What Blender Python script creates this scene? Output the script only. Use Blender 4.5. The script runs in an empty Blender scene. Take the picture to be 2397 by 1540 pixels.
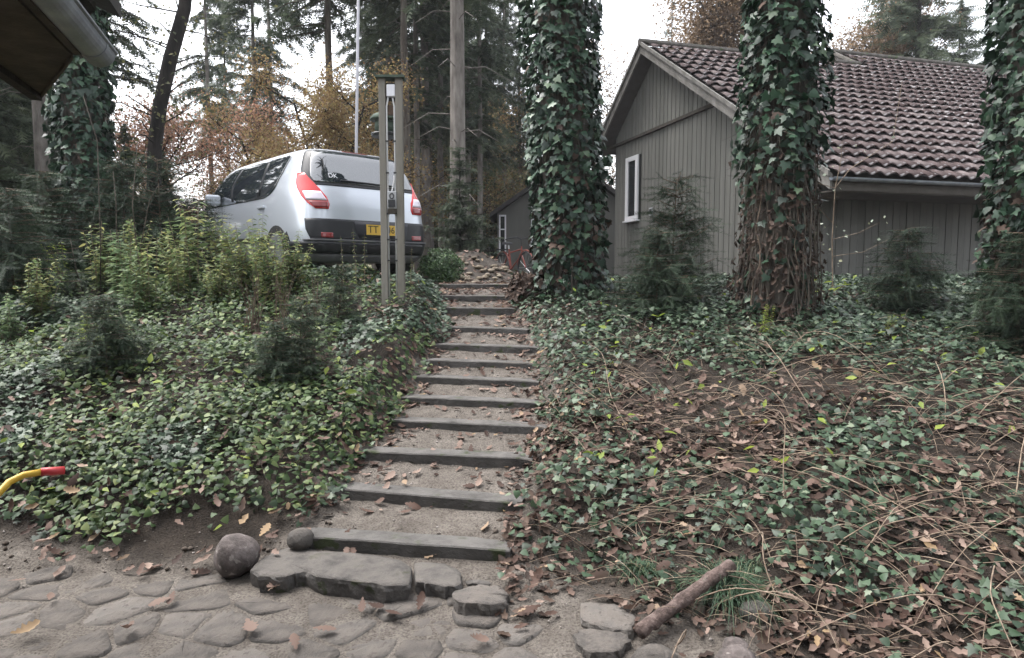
import bpy, bmesh, math, random
import numpy as np
from mathutils import Vector, Matrix, Euler

rng = np.random.default_rng(11)
random.seed(11)
sc = bpy.context.scene
COL = sc.collection

# ------------------------------------------------------------------ camera
F, IW, IH, HOR = 1570.0, 2397.0, 1540.0, 637.0
PITCH = math.atan((IH / 2 - HOR) / F)
CAM = np.array([0.0, 0.0, 1.65])
cd = bpy.data.cameras.new('camera')
cam = bpy.data.objects.new('camera', cd)
COL.objects.link(cam)
cam.location = CAM
cam.rotation_euler = (math.pi / 2 - PITCH, 0, 0)
cd.sensor_width = 36.0
cd.lens = 36.0 * F / IW
cd.clip_start = 0.05
cd.clip_end = 900
sc.camera = cam

# ------------------------------------------------------------------ sky, sun, exposure
SUN_EL, SUN_AZ = math.radians(62), math.radians(-70)      # azimuth clockwise from +Y
wd = bpy.data.worlds.new('World')
sc.world = wd
wd.use_nodes = True
wn, wl = wd.node_tree.nodes, wd.node_tree.links
sky = wn.new('ShaderNodeTexSky')
sky.sky_type = 'NISHITA'
sky.sun_disc = False
sky.sun_elevation = SUN_EL
sky.sun_rotation = SUN_AZ
sky.dust_density = 4.0
sky.air_density = 1.0
hs = wn.new('ShaderNodeHueSaturation')
hs.inputs['Saturation'].default_value = 0.22          # cloud cover: grey-white light
wl.new(sky.outputs[0], hs.inputs['Color'])
bg = wn['Background']
wl.new(hs.outputs[0], bg.inputs[0])
bg.inputs[1].default_value = 0.15
sl = bpy.data.lights.new('sun', 'SUN')
sl.energy = 0.6
sl.angle = math.radians(40)
sl.color = (1.0, 0.97, 0.93)
sun = bpy.data.objects.new('sun', sl)
COL.objects.link(sun)
sun.location = (0, -5, 30)
SUN_DIR = Vector((math.sin(SUN_AZ) * math.cos(SUN_EL), math.cos(SUN_AZ) * math.cos(SUN_EL), math.sin(SUN_EL)))
sun.rotation_euler = SUN_DIR.to_track_quat('Z', 'Y').to_euler()
sc.view_settings.view_transform = 'Standard'
sc.view_settings.look = 'None'
sc.view_settings.exposure = 2.05
sc.view_settings.gamma = 1.0
sc.cycles.max_bounces = 6
sc.cycles.diffuse_bounces = 3
sc.cycles.glossy_bounces = 2
sc.cycles.transmission_bounces = 4
sc.cycles.transparent_max_bounces = 6
sc.cycles.use_denoising = True
sc.cycles.denoising_prefilter = 'NONE'
sc.cycles.sample_clamp_indirect = 3.0
sc.cycles.caustics_reflective = False
sc.cycles.caustics_refractive = False

# ------------------------------------------------------------------ pixel helpers (photo shown at 2397 x 1540)
def ray(u, v):
    a, b = (u - IW / 2) / F, (IH / 2 - v) / F
    return np.array([a, math.cos(PITCH) + b * math.sin(PITCH), -math.sin(PITCH) + b * math.cos(PITCH)])
def at(u, v, Y):
    d = ray(u, v)
    return CAM + d * (Y / d[1])
def on_z(u, v, z):
    d = ray(u, v)
    return CAM + d * ((z - CAM[2]) / d[2])

# ------------------------------------------------------------------ noise
def _h(a, b, s):
    n = (a * 374761393 + b * 668265263 + s * 144269504) & 0xffffffff
    n = ((n ^ (n >> 13)) * 1274126177) & 0xffffffff
    return ((n ^ (n >> 16)) & 0xffffff) / float(0xffffff)
def vnoise(x, y, s=0):
    x = np.asarray(x, float); y = np.asarray(y, float)
    xi, yi = np.floor(x).astype(np.int64), np.floor(y).astype(np.int64)
    fx, fy = x - xi, y - yi
    fx, fy = fx * fx * (3 - 2 * fx), fy * fy * (3 - 2 * fy)
    return ((_h(xi, yi, s) * (1 - fx) + _h(xi + 1, yi, s) * fx) * (1 - fy)
            + (_h(xi, yi + 1, s) * (1 - fx) + _h(xi + 1, yi + 1, s) * fx) * fy) - 0.5
def sstep(a, b, x):
    t = np.clip((x - a) / (b - a), 0, 1)
    return t * t * (3 - 2 * t)

# ------------------------------------------------------------------ materials
def newmat(name):
    m = bpy.data.materials.new(name)
    m.use_nodes = True
    nt = m.node_tree
    return m, nt.nodes, nt.links, nt.nodes['Principled BSDF']
def ramp(N, stops):
    r = N.new('ShaderNodeValToRGB')
    e = r.color_ramp.elements
    while len(e) < len(stops):
        e.new(0.5)
    for k, (p, c) in enumerate(stops):
        e[k].position = p
        e[k].color = (c[0], c[1], c[2], 1)
    return r
def pmat(name, stops, scale=6, rough=0.75, bump=0.0, bscale=40, stretch=(1, 1, 1), metal=0.0, spec=0.4,
         detail=5, speck=None, objrand=0.0, coat=0.0):
    """noise-driven colour; speck = (colour, scale, threshold) for spots of another colour"""
    m, N, L, P = newmat(name)
    tc = N.new('ShaderNodeTexCoord')
    mp = N.new('ShaderNodeMapping')
    mp.inputs['Scale'].default_value = stretch
    L.new(tc.outputs['Object'], mp.inputs['Vector'])
    nz = N.new('ShaderNodeTexNoise')
    nz.inputs['Scale'].default_value = scale
    nz.inputs['Detail'].default_value = detail
    nz.inputs['Roughness'].default_value = 0.62
    L.new(mp.outputs[0], nz.inputs['Vector'])
    fac = nz.outputs['Fac']
    if objrand:
        oi = N.new('ShaderNodeObjectInfo')
        ma = N.new('ShaderNodeMath'); ma.operation = 'MULTIPLY_ADD'
        ma.inputs[1].default_value = objrand
        L.new(oi.outputs['Random'], ma.inputs[0])
        sb = N.new('ShaderNodeMath'); sb.operation = 'SUBTRACT'
        sb.inputs[1].default_value = objrand / 2
        L.new(fac, sb.inputs[0])
        L.new(sb.outputs[0], ma.inputs[2])
        fac = ma.outputs[0]
    n = len(stops)
    st = [(0.32 + 0.36 * k / max(1, n - 1), c) for k, c in enumerate(stops)]
    r = ramp(N, st)
    L.new(fac, r.inputs[0])
    col = r.outputs[0]
    if speck:
        n2 = N.new('ShaderNodeTexNoise')
        n2.inputs['Scale'].default_value = speck[1]
        n2.inputs['Detail'].default_value = 4
        L.new(mp.outputs[0], n2.inputs['Vector'])
        mr = N.new('ShaderNodeMapRange')
        mr.inputs['From Min'].default_value = speck[2]
        mr.inputs['From Max'].default_value = speck[2] + 0.06
        L.new(n2.outputs['Fac'], mr.inputs['Value'])
        mx = N.new('ShaderNodeMix'); mx.data_type = 'RGBA'
        mx.inputs['B'].default_value = (*speck[0], 1)
        L.new(mr.outputs[0], mx.inputs['Factor'])
        L.new(col, mx.inputs['A'])
        col = mx.outputs['Result']
    L.new(col, P.inputs['Base Color'])
    P.inputs['Roughness'].default_value = rough
    P.inputs['Metallic'].default_value = metal
    P.inputs['Specular IOR Level'].default_value = spec
    P.inputs['Coat Weight'].default_value = coat
    if bump:
        n3 = N.new('ShaderNodeTexNoise')
        n3.inputs['Scale'].default_value = bscale
        n3.inputs['Detail'].default_value = 6
        n3.inputs['Roughness'].default_value = 0.65
        L.new(mp.outputs[0], n3.inputs['Vector'])
        bp = N.new('ShaderNodeBump')
        bp.inputs['Strength'].default_value = bump
        bp.inputs['Distance'].default_value = 0.02
        L.new(n3.outputs['Fac'], bp.inputs['Height'])
        L.new(bp.outputs[0], P.inputs['Normal'])
    return m
def toplit_dust(m, top_tint, lo=.55, hi=.9, scale=9, amount=.9):  # lighter upward faces: sand dust, plus overhead light painted into the step colours
    N, L = m.node_tree.nodes, m.node_tree.links
    P = N['Principled BSDF']
    src = P.inputs['Base Color'].links[0].from_socket
    g = N.new('ShaderNodeNewGeometry'); sx = N.new('ShaderNodeSeparateXYZ'); L.new(g.outputs['True Normal'], sx.inputs[0])
    mr = N.new('ShaderNodeMapRange'); mr.inputs['From Min'].default_value = lo; mr.inputs['From Max'].default_value = hi
    L.new(sx.outputs['Z'], mr.inputs['Value'])
    nz = N.new('ShaderNodeTexNoise'); nz.inputs['Scale'].default_value = scale; nz.inputs['Detail'].default_value = 7; nz.inputs['Roughness'].default_value = .7
    tc = N.new('ShaderNodeTexCoord'); L.new(tc.outputs['Object'], nz.inputs['Vector'])
    m2 = N.new('ShaderNodeMapRange'); m2.inputs['From Min'].default_value = .36; m2.inputs['From Max'].default_value = .58; m2.inputs['To Max'].default_value = amount
    L.new(nz.outputs['Fac'], m2.inputs['Value'])
    mu = N.new('ShaderNodeMath'); mu.operation = 'MULTIPLY'; L.new(mr.outputs[0], mu.inputs[0]); L.new(m2.outputs[0], mu.inputs[1])
    mx = N.new('ShaderNodeMix'); mx.data_type = 'RGBA'; mx.inputs['B'].default_value = (*top_tint, 1)
    L.new(mu.outputs[0], mx.inputs['Factor']); L.new(src, mx.inputs['A']); L.new(mx.outputs['Result'], P.inputs['Base Color'])
    return m
def leafmat(name, stops, rough=0.5, spec=0.4, transl=0.25):
    m, N, L, P = newmat(name)
    at_ = N.new('ShaderNodeAttribute'); at_.attribute_name = 'rnd'
    oi = N.new('ShaderNodeObjectInfo')
    ad = N.new('ShaderNodeMath'); ad.operation = 'ADD'
    L.new(at_.outputs['Fac'], ad.inputs[0]); L.new(oi.outputs['Random'], ad.inputs[1])
    fr = N.new('ShaderNodeMath'); fr.operation = 'FRACT'
    L.new(ad.outputs[0], fr.inputs[0])
    r = ramp(N, stops)
    L.new(fr.outputs[0], r.inputs[0])
    L.new(r.outputs[0], P.inputs['Base Color'])
    P.inputs['Roughness'].default_value = rough
    P.inputs['Specular IOR Level'].default_value = spec
    if transl:
        tr = N.new('ShaderNodeBsdfTranslucent')
        L.new(r.outputs[0], tr.inputs['Color'])
        mx = N.new('ShaderNodeMixShader'); mx.inputs[0].default_value = transl
        L.new(P.outputs[0], mx.inputs[1]); L.new(tr.outputs[0], mx.inputs[2])
        L.new(mx.outputs[0], N['Material Output'].inputs['Surface'])
    return m
def flat(name, c, rough=0.5, metal=0.0, spec=0.5, coat=0.0, trans=0.0):
    m, N, L, P = newmat(name)
    P.inputs['Base Color'].default_value = (*c, 1)
    P.inputs['Roughness'].default_value = rough
    P.inputs['Metallic'].default_value = metal
    P.inputs['Specular IOR Level'].default_value = spec
    P.inputs['Coat Weight'].default_value = coat
    P.inputs['Transmission Weight'].default_value = trans
    return m

M = {}
M['bark'] = pmat('bark', [(.035, .028, .022), (.10, .085, .07), (.16, .145, .125)], 9, .95, .9, 26, (1, 1, .25))
M['bark_grey'] = pmat('bark_grey', [(.085, .074, .066), (.17, .152, .135), (.25, .228, .205)], 7, .95, .7, 22, (1, 1, .3))
M['bark_dark'] = pmat('bark_dark', [(.008, .007, .007), (.022, .019, .017), (.04, .034, .03)], 9, .95, .9, 26, (1, 1, .25))
M['bark_red'] = pmat('bark_red', [(.06, .04, .03), (.13, .09, .065), (.2, .16, .12)], 30, .9, .8, 60, (1, 1, .3))
M['twig'] = pmat('twig', [(.12, .085, .062), (.22, .165, .122), (.33, .26, .195)], 14, .85)
M['twig_dark'] = pmat('twig_dark', [(.03, .02, .015), (.07, .05, .035)], 14, .9)
M['vine'] = pmat('vine', [(.045, .037, .030), (.085, .072, .058), (.15, .13, .105)], 10, .9)
M['sand'] = None
M['stone'] = pmat('stone', [(.074, .067, .061), (.108, .098, .090), (.150, .137, .125)], 9, .88, .8, 34, objrand=.5,
                  speck=((.055, .049, .045), 34, .60))
M['rockery'] = pmat('rockery', [(.10, .08, .058), (.16, .13, .095), (.23, .195, .15)], 9, .9, .7, 35, objrand=.4)
M['stone_dark'] = pmat('stone_dark', [(.05, .044, .04), (.12, .10, .095), (.23, .2, .19)], 9, .9, .8, 35,
                       speck=((.30, .27, .25), 24, .62))
M['slab'] = pmat('slab', [(.09, .084, .08), (.135, .127, .122), (.18, .172, .165)], 6, .85, .45, 40,
                 speck=((.08, .075, .06), 14, .63))
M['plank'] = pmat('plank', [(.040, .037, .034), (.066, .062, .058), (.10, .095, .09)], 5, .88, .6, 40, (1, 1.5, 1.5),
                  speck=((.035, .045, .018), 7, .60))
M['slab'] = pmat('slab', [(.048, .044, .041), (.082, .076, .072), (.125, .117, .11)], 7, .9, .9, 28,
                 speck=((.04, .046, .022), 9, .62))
toplit_dust(M['slab'], (.125, .112, .10), .6, .9, 7, .8)  # slab tops painted lighter, as lit from above, over dark sides
toplit_dust(M['plank'], (.128, .12, .113), .6, .9, 6, .85)  # dark base with sandy, painted-light tops, so the risers look shaded
toplit_dust(M['stone'], (.128, .110, .096), .75, .98, 9, .7)
M['wall_paint'] = pmat('wall_paint', [(.128, .128, .114), (.150, .150, .135), (.172, .170, .154)], 1.6, .75, .25, 40,
                       (1, 1, .12), objrand=.3)
M['wall_back'] = flat('wall_back', (.03, .03, .026), .9)
M['trim_wood'] = pmat('trim_wood', [(.12, .115, .105), (.19, .18, .165), (.26, .25, .235)], 5, .85, .4, 40, (1, 1, .5))
M['soffit'] = pmat('soffit', [(.07, .06, .05), (.10, .09, .078)], 5, .9)
M['tile'] = pmat('tile', [(.085, .058, .056), (.135, .102, .099), (.19, .155, .15)], 5, .85, .5, 40, objrand=.5,
                 speck=((.42, .40, .40), 11, .575))
M['ridge_tile'] = pmat('ridge_tile', [(.05, .045, .04), (.11, .1, .09)], 6, .9, .5, 30, speck=((.05, .07, .03), 8, .6))
M['white_paint'] = flat('white_paint', (.74, .74, .76), .45)
M['glass_dark'] = flat('glass_dark', (.02, .023, .026), .06, 0, .8)
M['post_wood'] = pmat('post_wood', [(.135, .125, .105), (.19, .178, .15), (.245, .23, .2)], 4, .85, .4, 30, (1, 1, .12))
M['grey_plastic'] = flat('grey_plastic', (.42, .43, .44), .5)
M['dark_plastic'] = flat('dark_plastic', (.03, .032, .035), .5)
M['lamp_white'] = flat('lamp_white', (.78, .78, .82), .35)
M['cable'] = flat('cable', (.62, .62, .62), .5)
M['cap_green'] = pmat('cap_green', [(.04, .06, .045), (.09, .12, .09)], 9, .8)
M['zinc'] = pmat('zinc', [(.17, .19, .21), (.24, .26, .285), (.32, .345, .37)], 5, .5, .1, 30, metal=.35)
M['eave_board'] = pmat('eave_board', [(.030, .025, .02), (.05, .043, .034), (.075, .066, .052)], 7, .9, .3, 30)
M['pole_metal'] = flat('pole_metal', (.52, .51, .55), .4, .3)
M['silver'] = flat('silver', (.62, .66, .72), .30, .40, .5, .6)
M['car_glass'] = flat('car_glass', (.022, .028, .034), .03, 0, 1.0, .0)
M['car_glass'].node_tree.nodes['Principled BSDF'].inputs['IOR'].default_value = 2.1
M['car_black'] = flat('car_black', (.014, .015, .018), .42)
M['car_char'] = flat('car_char', (.035, .036, .045), .5)
M['car_grey'] = flat('car_grey', (.15, .15, .16), .55)
M['red_lens'] = flat('red_lens', (.55, .018, .02), .15, 0, .6, .5)
M['dark_lens'] = flat('dark_lens', (.24, .02, .022), .2, 0, .6, .5)
M['clear_lens'] = flat('clear_lens', (.72, .66, .74), .15, 0, .6, .5)
M['plate_yellow'] = flat('plate_yellow', (.72, .46, .07), .45)
M['ink'] = flat('ink', (.02, .018, .016), .6)
M['sticker'] = flat('sticker', (.75, .76, .8), .5)
M['tyre'] = flat('tyre', (.02, .02, .02), .85)
M['rim'] = flat('rim', (.4, .41, .43), .35, .7)
M['bike_red'] = flat('bike_red', (.23, .06, .045), .5)
M['bike_dark'] = flat('bike_dark', (.03, .03, .035), .6)
M['bike_chrome'] = flat('bike_chrome', (.6, .6, .62), .3, .6)
M['yellow_paint'] = pmat('yellow_paint', [(.42, .25, .02), (.52, .33, .03), (.58, .40, .05)], 9, .45)
M['red_grip'] = flat('red_grip', (.42, .03, .035), .45)
M['tarp'] = flat('tarp', (.32, .35, .39), .5)
M['roof_felt'] = pmat('roof_felt', [(.03, .028, .027), (.06, .055, .05)], 6, .9, .4, 30)
M['bark_log'] = pmat('bark_log', [(.05, .035, .03), (.12, .085, .075), (.2, .155, .14)], 22, .95, .9, 50)

IVY = [(0, (.007, .017, .011)), (.35, (.014, .036, .020)), (.6, (.024, .058, .031)), (.85, (.042, .090, .050)), (.97, (.10, .15, .085)), (1, (.008, .02, .012))]
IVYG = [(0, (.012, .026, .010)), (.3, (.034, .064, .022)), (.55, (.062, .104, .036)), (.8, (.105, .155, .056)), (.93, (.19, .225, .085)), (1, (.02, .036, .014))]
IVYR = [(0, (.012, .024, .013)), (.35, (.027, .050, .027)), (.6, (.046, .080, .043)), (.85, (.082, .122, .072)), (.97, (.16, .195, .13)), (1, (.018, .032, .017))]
DRY = [(0, (.034, .018, .013)), (.25, (.078, .045, .034)), (.48, (.132, .084, .066)), (.70, (.205, .142, .115)), (.90, (.285, .21, .17)), (.985, (.29, .20, .11)), (1, (.05, .027, .018))]
M['ivy'] = leafmat('ivy', IVY, .42, .4, .10)
M['ivy_left'] = leafmat('ivy_left', IVYG, .48, .3, .25)
M['ivy_right'] = leafmat('ivy_right', IVYR, .45, .35, .14)
M['dry'] = leafmat('dry', DRY, .7, .3, .15)
M['dry_dead'] = leafmat('dry_dead', [(0, (.026, .016, .012)), (.4, (.060, .039, .029)), (.75, (.112, .076, .058)), (1, (.03, .018, .014))], .75, .3, .1)
M['needle'] = leafmat('needle', [(0, (.040, .056, .038)), (.5, (.075, .102, .066)), (.85, (.125, .15, .09)), (1, (.045, .06, .042))], .6, .3, .35)
M['needle_near'] = leafmat('needle_near', [(0, (.013, .026, .015)), (.5, (.028, .050, .027)), (.85, (.058, .09, .048)), (1, (.016, .026, .015))], .6, .3, .15)
M['beech'] = leafmat('beech', [(0, (.14, .085, .05)), (.35, (.25, .165, .085)), (.6, (.33, .235, .105)), (.85, (.29, .25, .11)), (1, (.16, .11, .065))], .65, .3, .45)
M['rust'] = leafmat('rust', [(0, (.16, .08, .055)), (.4, (.32, .18, .12)), (.75, (.42, .27, .19)), (1, (.2, .11, .08))], .65, .3, .45)
M['tan'] = leafmat('tan', [(0, (.13, .085, .055)), (.4, (.235, .165, .105)), (.75, (.32, .235, .155)), (1, (.16, .11, .07))], .65, .3, .45)
M['olive'] = leafmat('olive', [(0, (.055, .065, .036)), (.4, (.11, .118, .06)), (.75, (.20, .185, .085)), (1, (.075, .08, .042))], .65, .3, .4)
M['herb'] = leafmat('herb', [(0, (.07, .11, .05)), (.4, (.155, .215, .092)), (.7, (.27, .315, .135)), (.9, (.40, .39, .155)), (1, (.08, .12, .055))], .55, .3, .4)
M['herb_pale'] = leafmat('herb_pale', [(0, (.09, .14, .07)), (.5, (.19, .28, .14)), (.85, (.32, .39, .2)), (1, (.1, .16, .08))], .5, .3, .4)
M['lime'] = leafmat('lime', [(0, (.16, .23, .04)), (.5, (.30, .36, .07)), (1, (.2, .27, .05))], .5, .3, .45)
M['box'] = leafmat('box', [(0, (.022, .052, .02)), (.5, (.058, .112, .04)), (.85, (.12, .19, .07)), (1, (.03, .06, .025))], .45, .4, .2)
M['grass'] = leafmat('grass', [(0, (.028, .055, .032)), (.5, (.055, .10, .06)), (.85, (.09, .15, .085)), (1, (.2, .19, .11))], .6, .3, .3)
M['pale_leaf'] = leafmat('pale_leaf', [(0, (.3, .36, .28)), (.5, (.42, .46, .36)), (1, (.3, .3, .16))], .5, .4, .3)

# ------------------------------------------------------------------ object helpers
def tag(o, label=None, cat=None, group=None, kind=None):
    if label: o['label'] = label
    if cat: o['category'] = cat
    if group: o['group'] = group
    if kind: o['kind'] = kind
    return o
def thing(name, label, cat, loc=(0, 0, 0), rotz=0.0, group=None):
    o = bpy.data.objects.new(name, None)
    o.empty_display_size = 0.1
    COL.objects.link(o)
    o.location = loc
    o.rotation_euler = (0, 0, rotz)
    return tag(o, label, cat, group)
def adopt(c, p):
    """parent c to p; c keeps its world-space coordinates"""
    c.parent = p
    c.matrix_parent_inverse = Matrix.LocRotScale(p.location, p.rotation_euler, p.scale).inverted()
    return c
def link(name, me, parent=None, world=False):
    o = bpy.data.objects.new(name, me)
    COL.objects.link(o)
    if parent is not None:
        if world: adopt(o, parent)
        else: o.parent = parent
    return o
def np_mesh(name, V, Fa, mat, rnd=None, smooth=False):
    V = np.asarray(V, np.float32); Fa = np.asarray(Fa, np.int32)
    me = bpy.data.meshes.new(name)
    me.vertices.add(len(V)); me.vertices.foreach_set('co', V.ravel())
    n, k = Fa.shape
    me.loops.add(n * k); me.loops.foreach_set('vertex_index', Fa.ravel())
    me.polygons.add(n)
    me.polygons.foreach_set('loop_start', np.arange(0, n * k, k, dtype=np.int32))
    if smooth: me.polygons.foreach_set('use_smooth', np.ones(n, bool))
    me.update(calc_edges=True)
    if rnd is not None:
        a = me.attributes.new('rnd', 'FLOAT', 'POINT')
        a.data.foreach_set('value', np.asarray(rnd, np.float32))
    me.materials.append(M[mat] if isinstance(mat, str) else mat)
    return me
class MB:
    """collects shapes for ONE mesh"""
    def __init__(s): s.v = []; s.f = []
    def add(s, V, Fc):
        o = len(s.v)
        s.v += [tuple(map(float, p)) for p in V]
        s.f += [tuple(i + o for i in f) for f in Fc]
        return s
    def box(s, c, d, ax=None):
        c = np.array(c, float); d = np.array(d, float) / 2
        R = np.eye(3) if ax is None else np.array(ax, float)
        V = [c + R[0] * sx * d[0] + R[1] * sy * d[1] + R[2] * sz * d[2] for sx in (-1, 1) for sy in (-1, 1) for sz in (-1, 1)]
        return s.add(V, [(0, 1, 3, 2), (4, 6, 7, 5), (0, 4, 5, 1), (2, 3, 7, 6), (0, 2, 6, 4), (1, 5, 7, 3)])
    def tube(s, pts, rad, n=6, cap=True):
        pts = [np.array(p, float) for p in pts]
        if np.isscalar(rad): rad = [rad] * len(pts)
        V = []; Fc = []
        up = None
        for i, p in enumerate(pts):
            t = pts[min(i + 1, len(pts) - 1)] - pts[max(i - 1, 0)]
            t = t / (np.linalg.norm(t) + 1e-9)
            if up is None:
                up = np.array([1, 0, 0]) if abs(t[0]) < .8 else np.array([0, 1, 0])
            a = np.cross(t, up); a /= np.linalg.norm(a) + 1e-9
            b = np.cross(t, a)
            up = -np.cross(t, a) * 0 + np.cross(a, t)
            for k in range(n):
                w = 2 * math.pi * k / n
                V.append(p + rad[i] * (math.cos(w) * a + math.sin(w) * b))
        for i in range(len(pts) - 1):
            for k in range(n):
                k2 = (k + 1) % n
                Fc.append((i * n + k, i * n + k2, (i + 1) * n + k2, (i + 1) * n + k))
        if cap:
            Fc.append(tuple(range(n))[::-1]); Fc.append(tuple((len(pts) - 1) * n + k for k in range(n)))
        return s.add(V, Fc)
    def lathe(s, prof, n=16, c=(0, 0, 0)):
        V = []; Fc = []
        for r, z in prof:
            for k in range(n):
                w = 2 * math.pi * k / n
                V.append((c[0] + r * math.cos(w), c[1] + r * math.sin(w), c[2] + z))
        for i in range(len(prof) - 1):
            for k in range(n):
                k2 = (k + 1) % n
                Fc.append((i * n + k, i * n + k2, (i + 1) * n + k2, (i + 1) * n + k))
        Fc.append(tuple(range(n))[::-1]); Fc.append(tuple((len(prof) - 1) * n + k for k in range(n)))
        return s.add(V, Fc)
    def mesh(s, name, mat, smooth=False, bevel=0.0):
        me = bpy.data.meshes.new(name)
        me.from_pydata(s.v, [], s.f)
        if bevel:
            bm = bmesh.new(); bm.from_mesh(me)
            bmesh.ops.bevel(bm, geom=list(bm.edges), offset=bevel, segments=2, affect='EDGES', profile=.5)
            bm.to_mesh(me); bm.free()
        if smooth:
            me.polygons.foreach_set('use_smooth', np.ones(len(me.polygons), bool))
        me.update()
        me.materials.append(M[mat] if isinstance(mat, str) else mat)
        return me
    def obj(s, name, mat, parent=None, world=False, smooth=False, bevel=0.0):
        return link(name, s.mesh(name, mat, smooth, bevel), parent, world)
def copy_tree(o, parent=None):
    c = o.copy(); COL.objects.link(c); c.parent = parent
    for ch in [x for x in KIDS.get(o.name, [])]:
        copy_tree(ch, c)
    return c
KIDS = {}
def proto_kids(root, kids):
    KIDS[root.name] = kids

# leaf templates: tip along +Y, face +Z
def T_ivy():
    o = [(0, -.06), (.22, -.22), (.50, -.10), (.36, .12), (.52, .36), (.24, .40), (0, .95)]
    L = o + [(-x, y) for x, y in o[-2:0:-1]]
    V = [(0, .12, .0)] + [(x, y, -.10 * abs(x) - .10 * max(0, y) ** 2) for x, y in L]
    n = len(L)
    return np.array(V) - [0, .2, 0], np.array([(0, 1 + k, 1 + (k + 1) % n) for k in range(n)])
def T_ivy_small():
    L = [(0, -.2), (.46, -.12), (.40, .30), (0, .9), (-.40, .30), (-.46, -.12)]
    V = [(0, .12, .06)] + [(x, y, -.12 * abs(x)) for x, y in L]
    n = len(L)
    return np.array(V) - [0, .2, 0], np.array([(0, 1 + k, 1 + (k + 1) % n) for k in range(n)])
def T_oak(curl=.25, seed=0):
    r = np.random.default_rng(seed)
    ys = np.linspace(0, 1, 11)
    wv = np.array([.02, .10, .07, .20, .13, .27, .17, .27, .15, .16, .02]) * (1 + r.uniform(-.12, .12, 11))
    V = []
    for i, (y, w) in enumerate(zip(ys, wv)):
        z = curl * (y - .5) ** 2
        V += [(-w, y - .5, z + curl * .8 * w), (0, y - .5, z), (w, y - .5 + r.uniform(-.02, .02), z + curl * .8 * w)]
    Fq = []
    for i in range(10):
        a = 3 * i
        Fq += [(a, a + 1, a + 4), (a, a + 4, a + 3), (a + 1, a + 2, a + 5), (a + 1, a + 5, a + 4)]
    return np.array(V), np.array(Fq)
def T_litter(seed=0):
    r = np.random.default_rng(seed)
    L = [(0, -.5), (.13, -.3), (.2, -.1), (.13, .0), (.25, .22), (0, .5), (-.22, .25), (-.14, .02), (-.22, -.12), (-.12, -.3)]
    V = [(0, 0, -.06)] + [(x, y, .12 * abs(x) * 2 + .1 * y * y + r.uniform(-.03, .06)) for x, y in L]
    n = len(L)
    return np.array(V), np.array([(0, 1 + k, 1 + (k + 1) % n) for k in range(n)])
def T_lance(w=.16):
    V = [(0, 0, 0), (w, .35, .03), (w * .6, .7, -.02), (0, 1, -.12), (-w * .6, .7, -.02), (-w, .35, .03), (0, .4, -.03)]
    return np.array(V), np.array([(6, 0, 1), (6, 1, 2), (6, 2, 3), (6, 3, 4), (6, 4, 5), (6, 5, 0)])
def T_diamond(w=.3):
    V = [(0, 0, 0), (w, .45, .06), (0, 1, -.03), (-w, .45, .06)]
    return np.array(V), np.array([(0, 1, 2), (0, 2, 3)])
def T_spray(seed=0):
    """flat conifer spray: an axis with side fingers"""
    r = np.random.default_rng(seed)
    V = []; Fc = []
    def fin(p, q, w):
        p = np.array(p); q = np.array(q); d = q - p; d /= np.linalg.norm(d); n = np.array([-d[1], d[0], 0])
        o = len(V); V.extend([p - n * w, p + n * w, q]); Fc.append((o, o + 1, o + 2))
    fin((0, 0, 0), (0, 1, -.08), .05)
    for y in (.12, .32, .52, .72):
        for s in (-1, 1):
            l = (.42 - .25 * y) * r.uniform(.8, 1.2)
            fin((0, y, 0), (s * l, y + l * .75, r.uniform(-.14, .06)), .055)
    return np.array(V), np.array(Fc)
def T_twig(seed=0, n=15):
    """spruce twig with single needles"""
    r = np.random.default_rng(seed)
    V = [(-.012, 0, 0), (.012, 0, 0), (0, 1, 0)]; Fc = [(0, 1, 2)]
    for i in range(n):
        y = .03 + .95 * i / n
        for s in (-1, 1):
            l = .17 * r.uniform(.8, 1.15)
            z = r.uniform(-.05, .09)
            o = len(V)
            V += [(0, y - .014, 0), (0, y + .016, 0), (s * l * .8, y + l * .75, z)]
            Fc.append((o, o + 1, o + 2))
    return np.array(V), np.array(Fc)
def frames(nrm, ang, n):
    """rotation matrices with +Z = nrm and in-plane turn ang; ang=0 puts the leaf tip as far downhill as it goes"""
    nrm = nrm / (np.linalg.norm(nrm, axis=1, keepdims=True) + 1e-9)
    dn = np.tile(np.array([0, 0, -1.0]), (n, 1))
    y = dn - nrm * np.sum(dn * nrm, 1, keepdims=True)
    bad = np.linalg.norm(y, axis=1) < .05
    y[bad] = np.array([1, 0, 0]) - nrm[bad] * nrm[bad][:, :1]
    y /= np.linalg.norm(y, axis=1, keepdims=True) + 1e-9
    x = np.cross(y, nrm)
    c, s_ = np.cos(ang)[:, None], np.sin(ang)[:, None]
    y2 = y * c + x * s_
    x2 = np.cross(y2, nrm)
    return np.stack([x2, y2, nrm], axis=2)
def frames_dir(d, roll_rng):
    """+Y along d, random roll but mostly facing up"""
    d = d / (np.linalg.norm(d, axis=1, keepdims=True) + 1e-9)
    up = np.tile(np.array([0, 0, 1.0]), (len(d), 1)) + roll_rng
    x = np.cross(d, up); x /= np.linalg.norm(x, axis=1, keepdims=True) + 1e-9
    z = np.cross(x, d)
    return np.stack([x, d, z], axis=2)
def spread(tmpl, P, R, S, rnd=None):
    tv, tf = tmpl
    n = len(P)
    S = np.asarray(S, float)
    if S.ndim == 1: S = np.repeat(S[:, None], 3, 1)
    V = np.einsum('nij,nkj->nki', R, tv[None] * S[:, None, :]) + P[:, None, :]
    Fa = tf[None] + (np.arange(n) * len(tv))[:, None, None]
    if rnd is None: rnd = rng.random(n)
    return V.reshape(-1, 3), Fa.reshape(-1, tf.shape[1]), np.repeat(rnd, len(tv))
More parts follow.
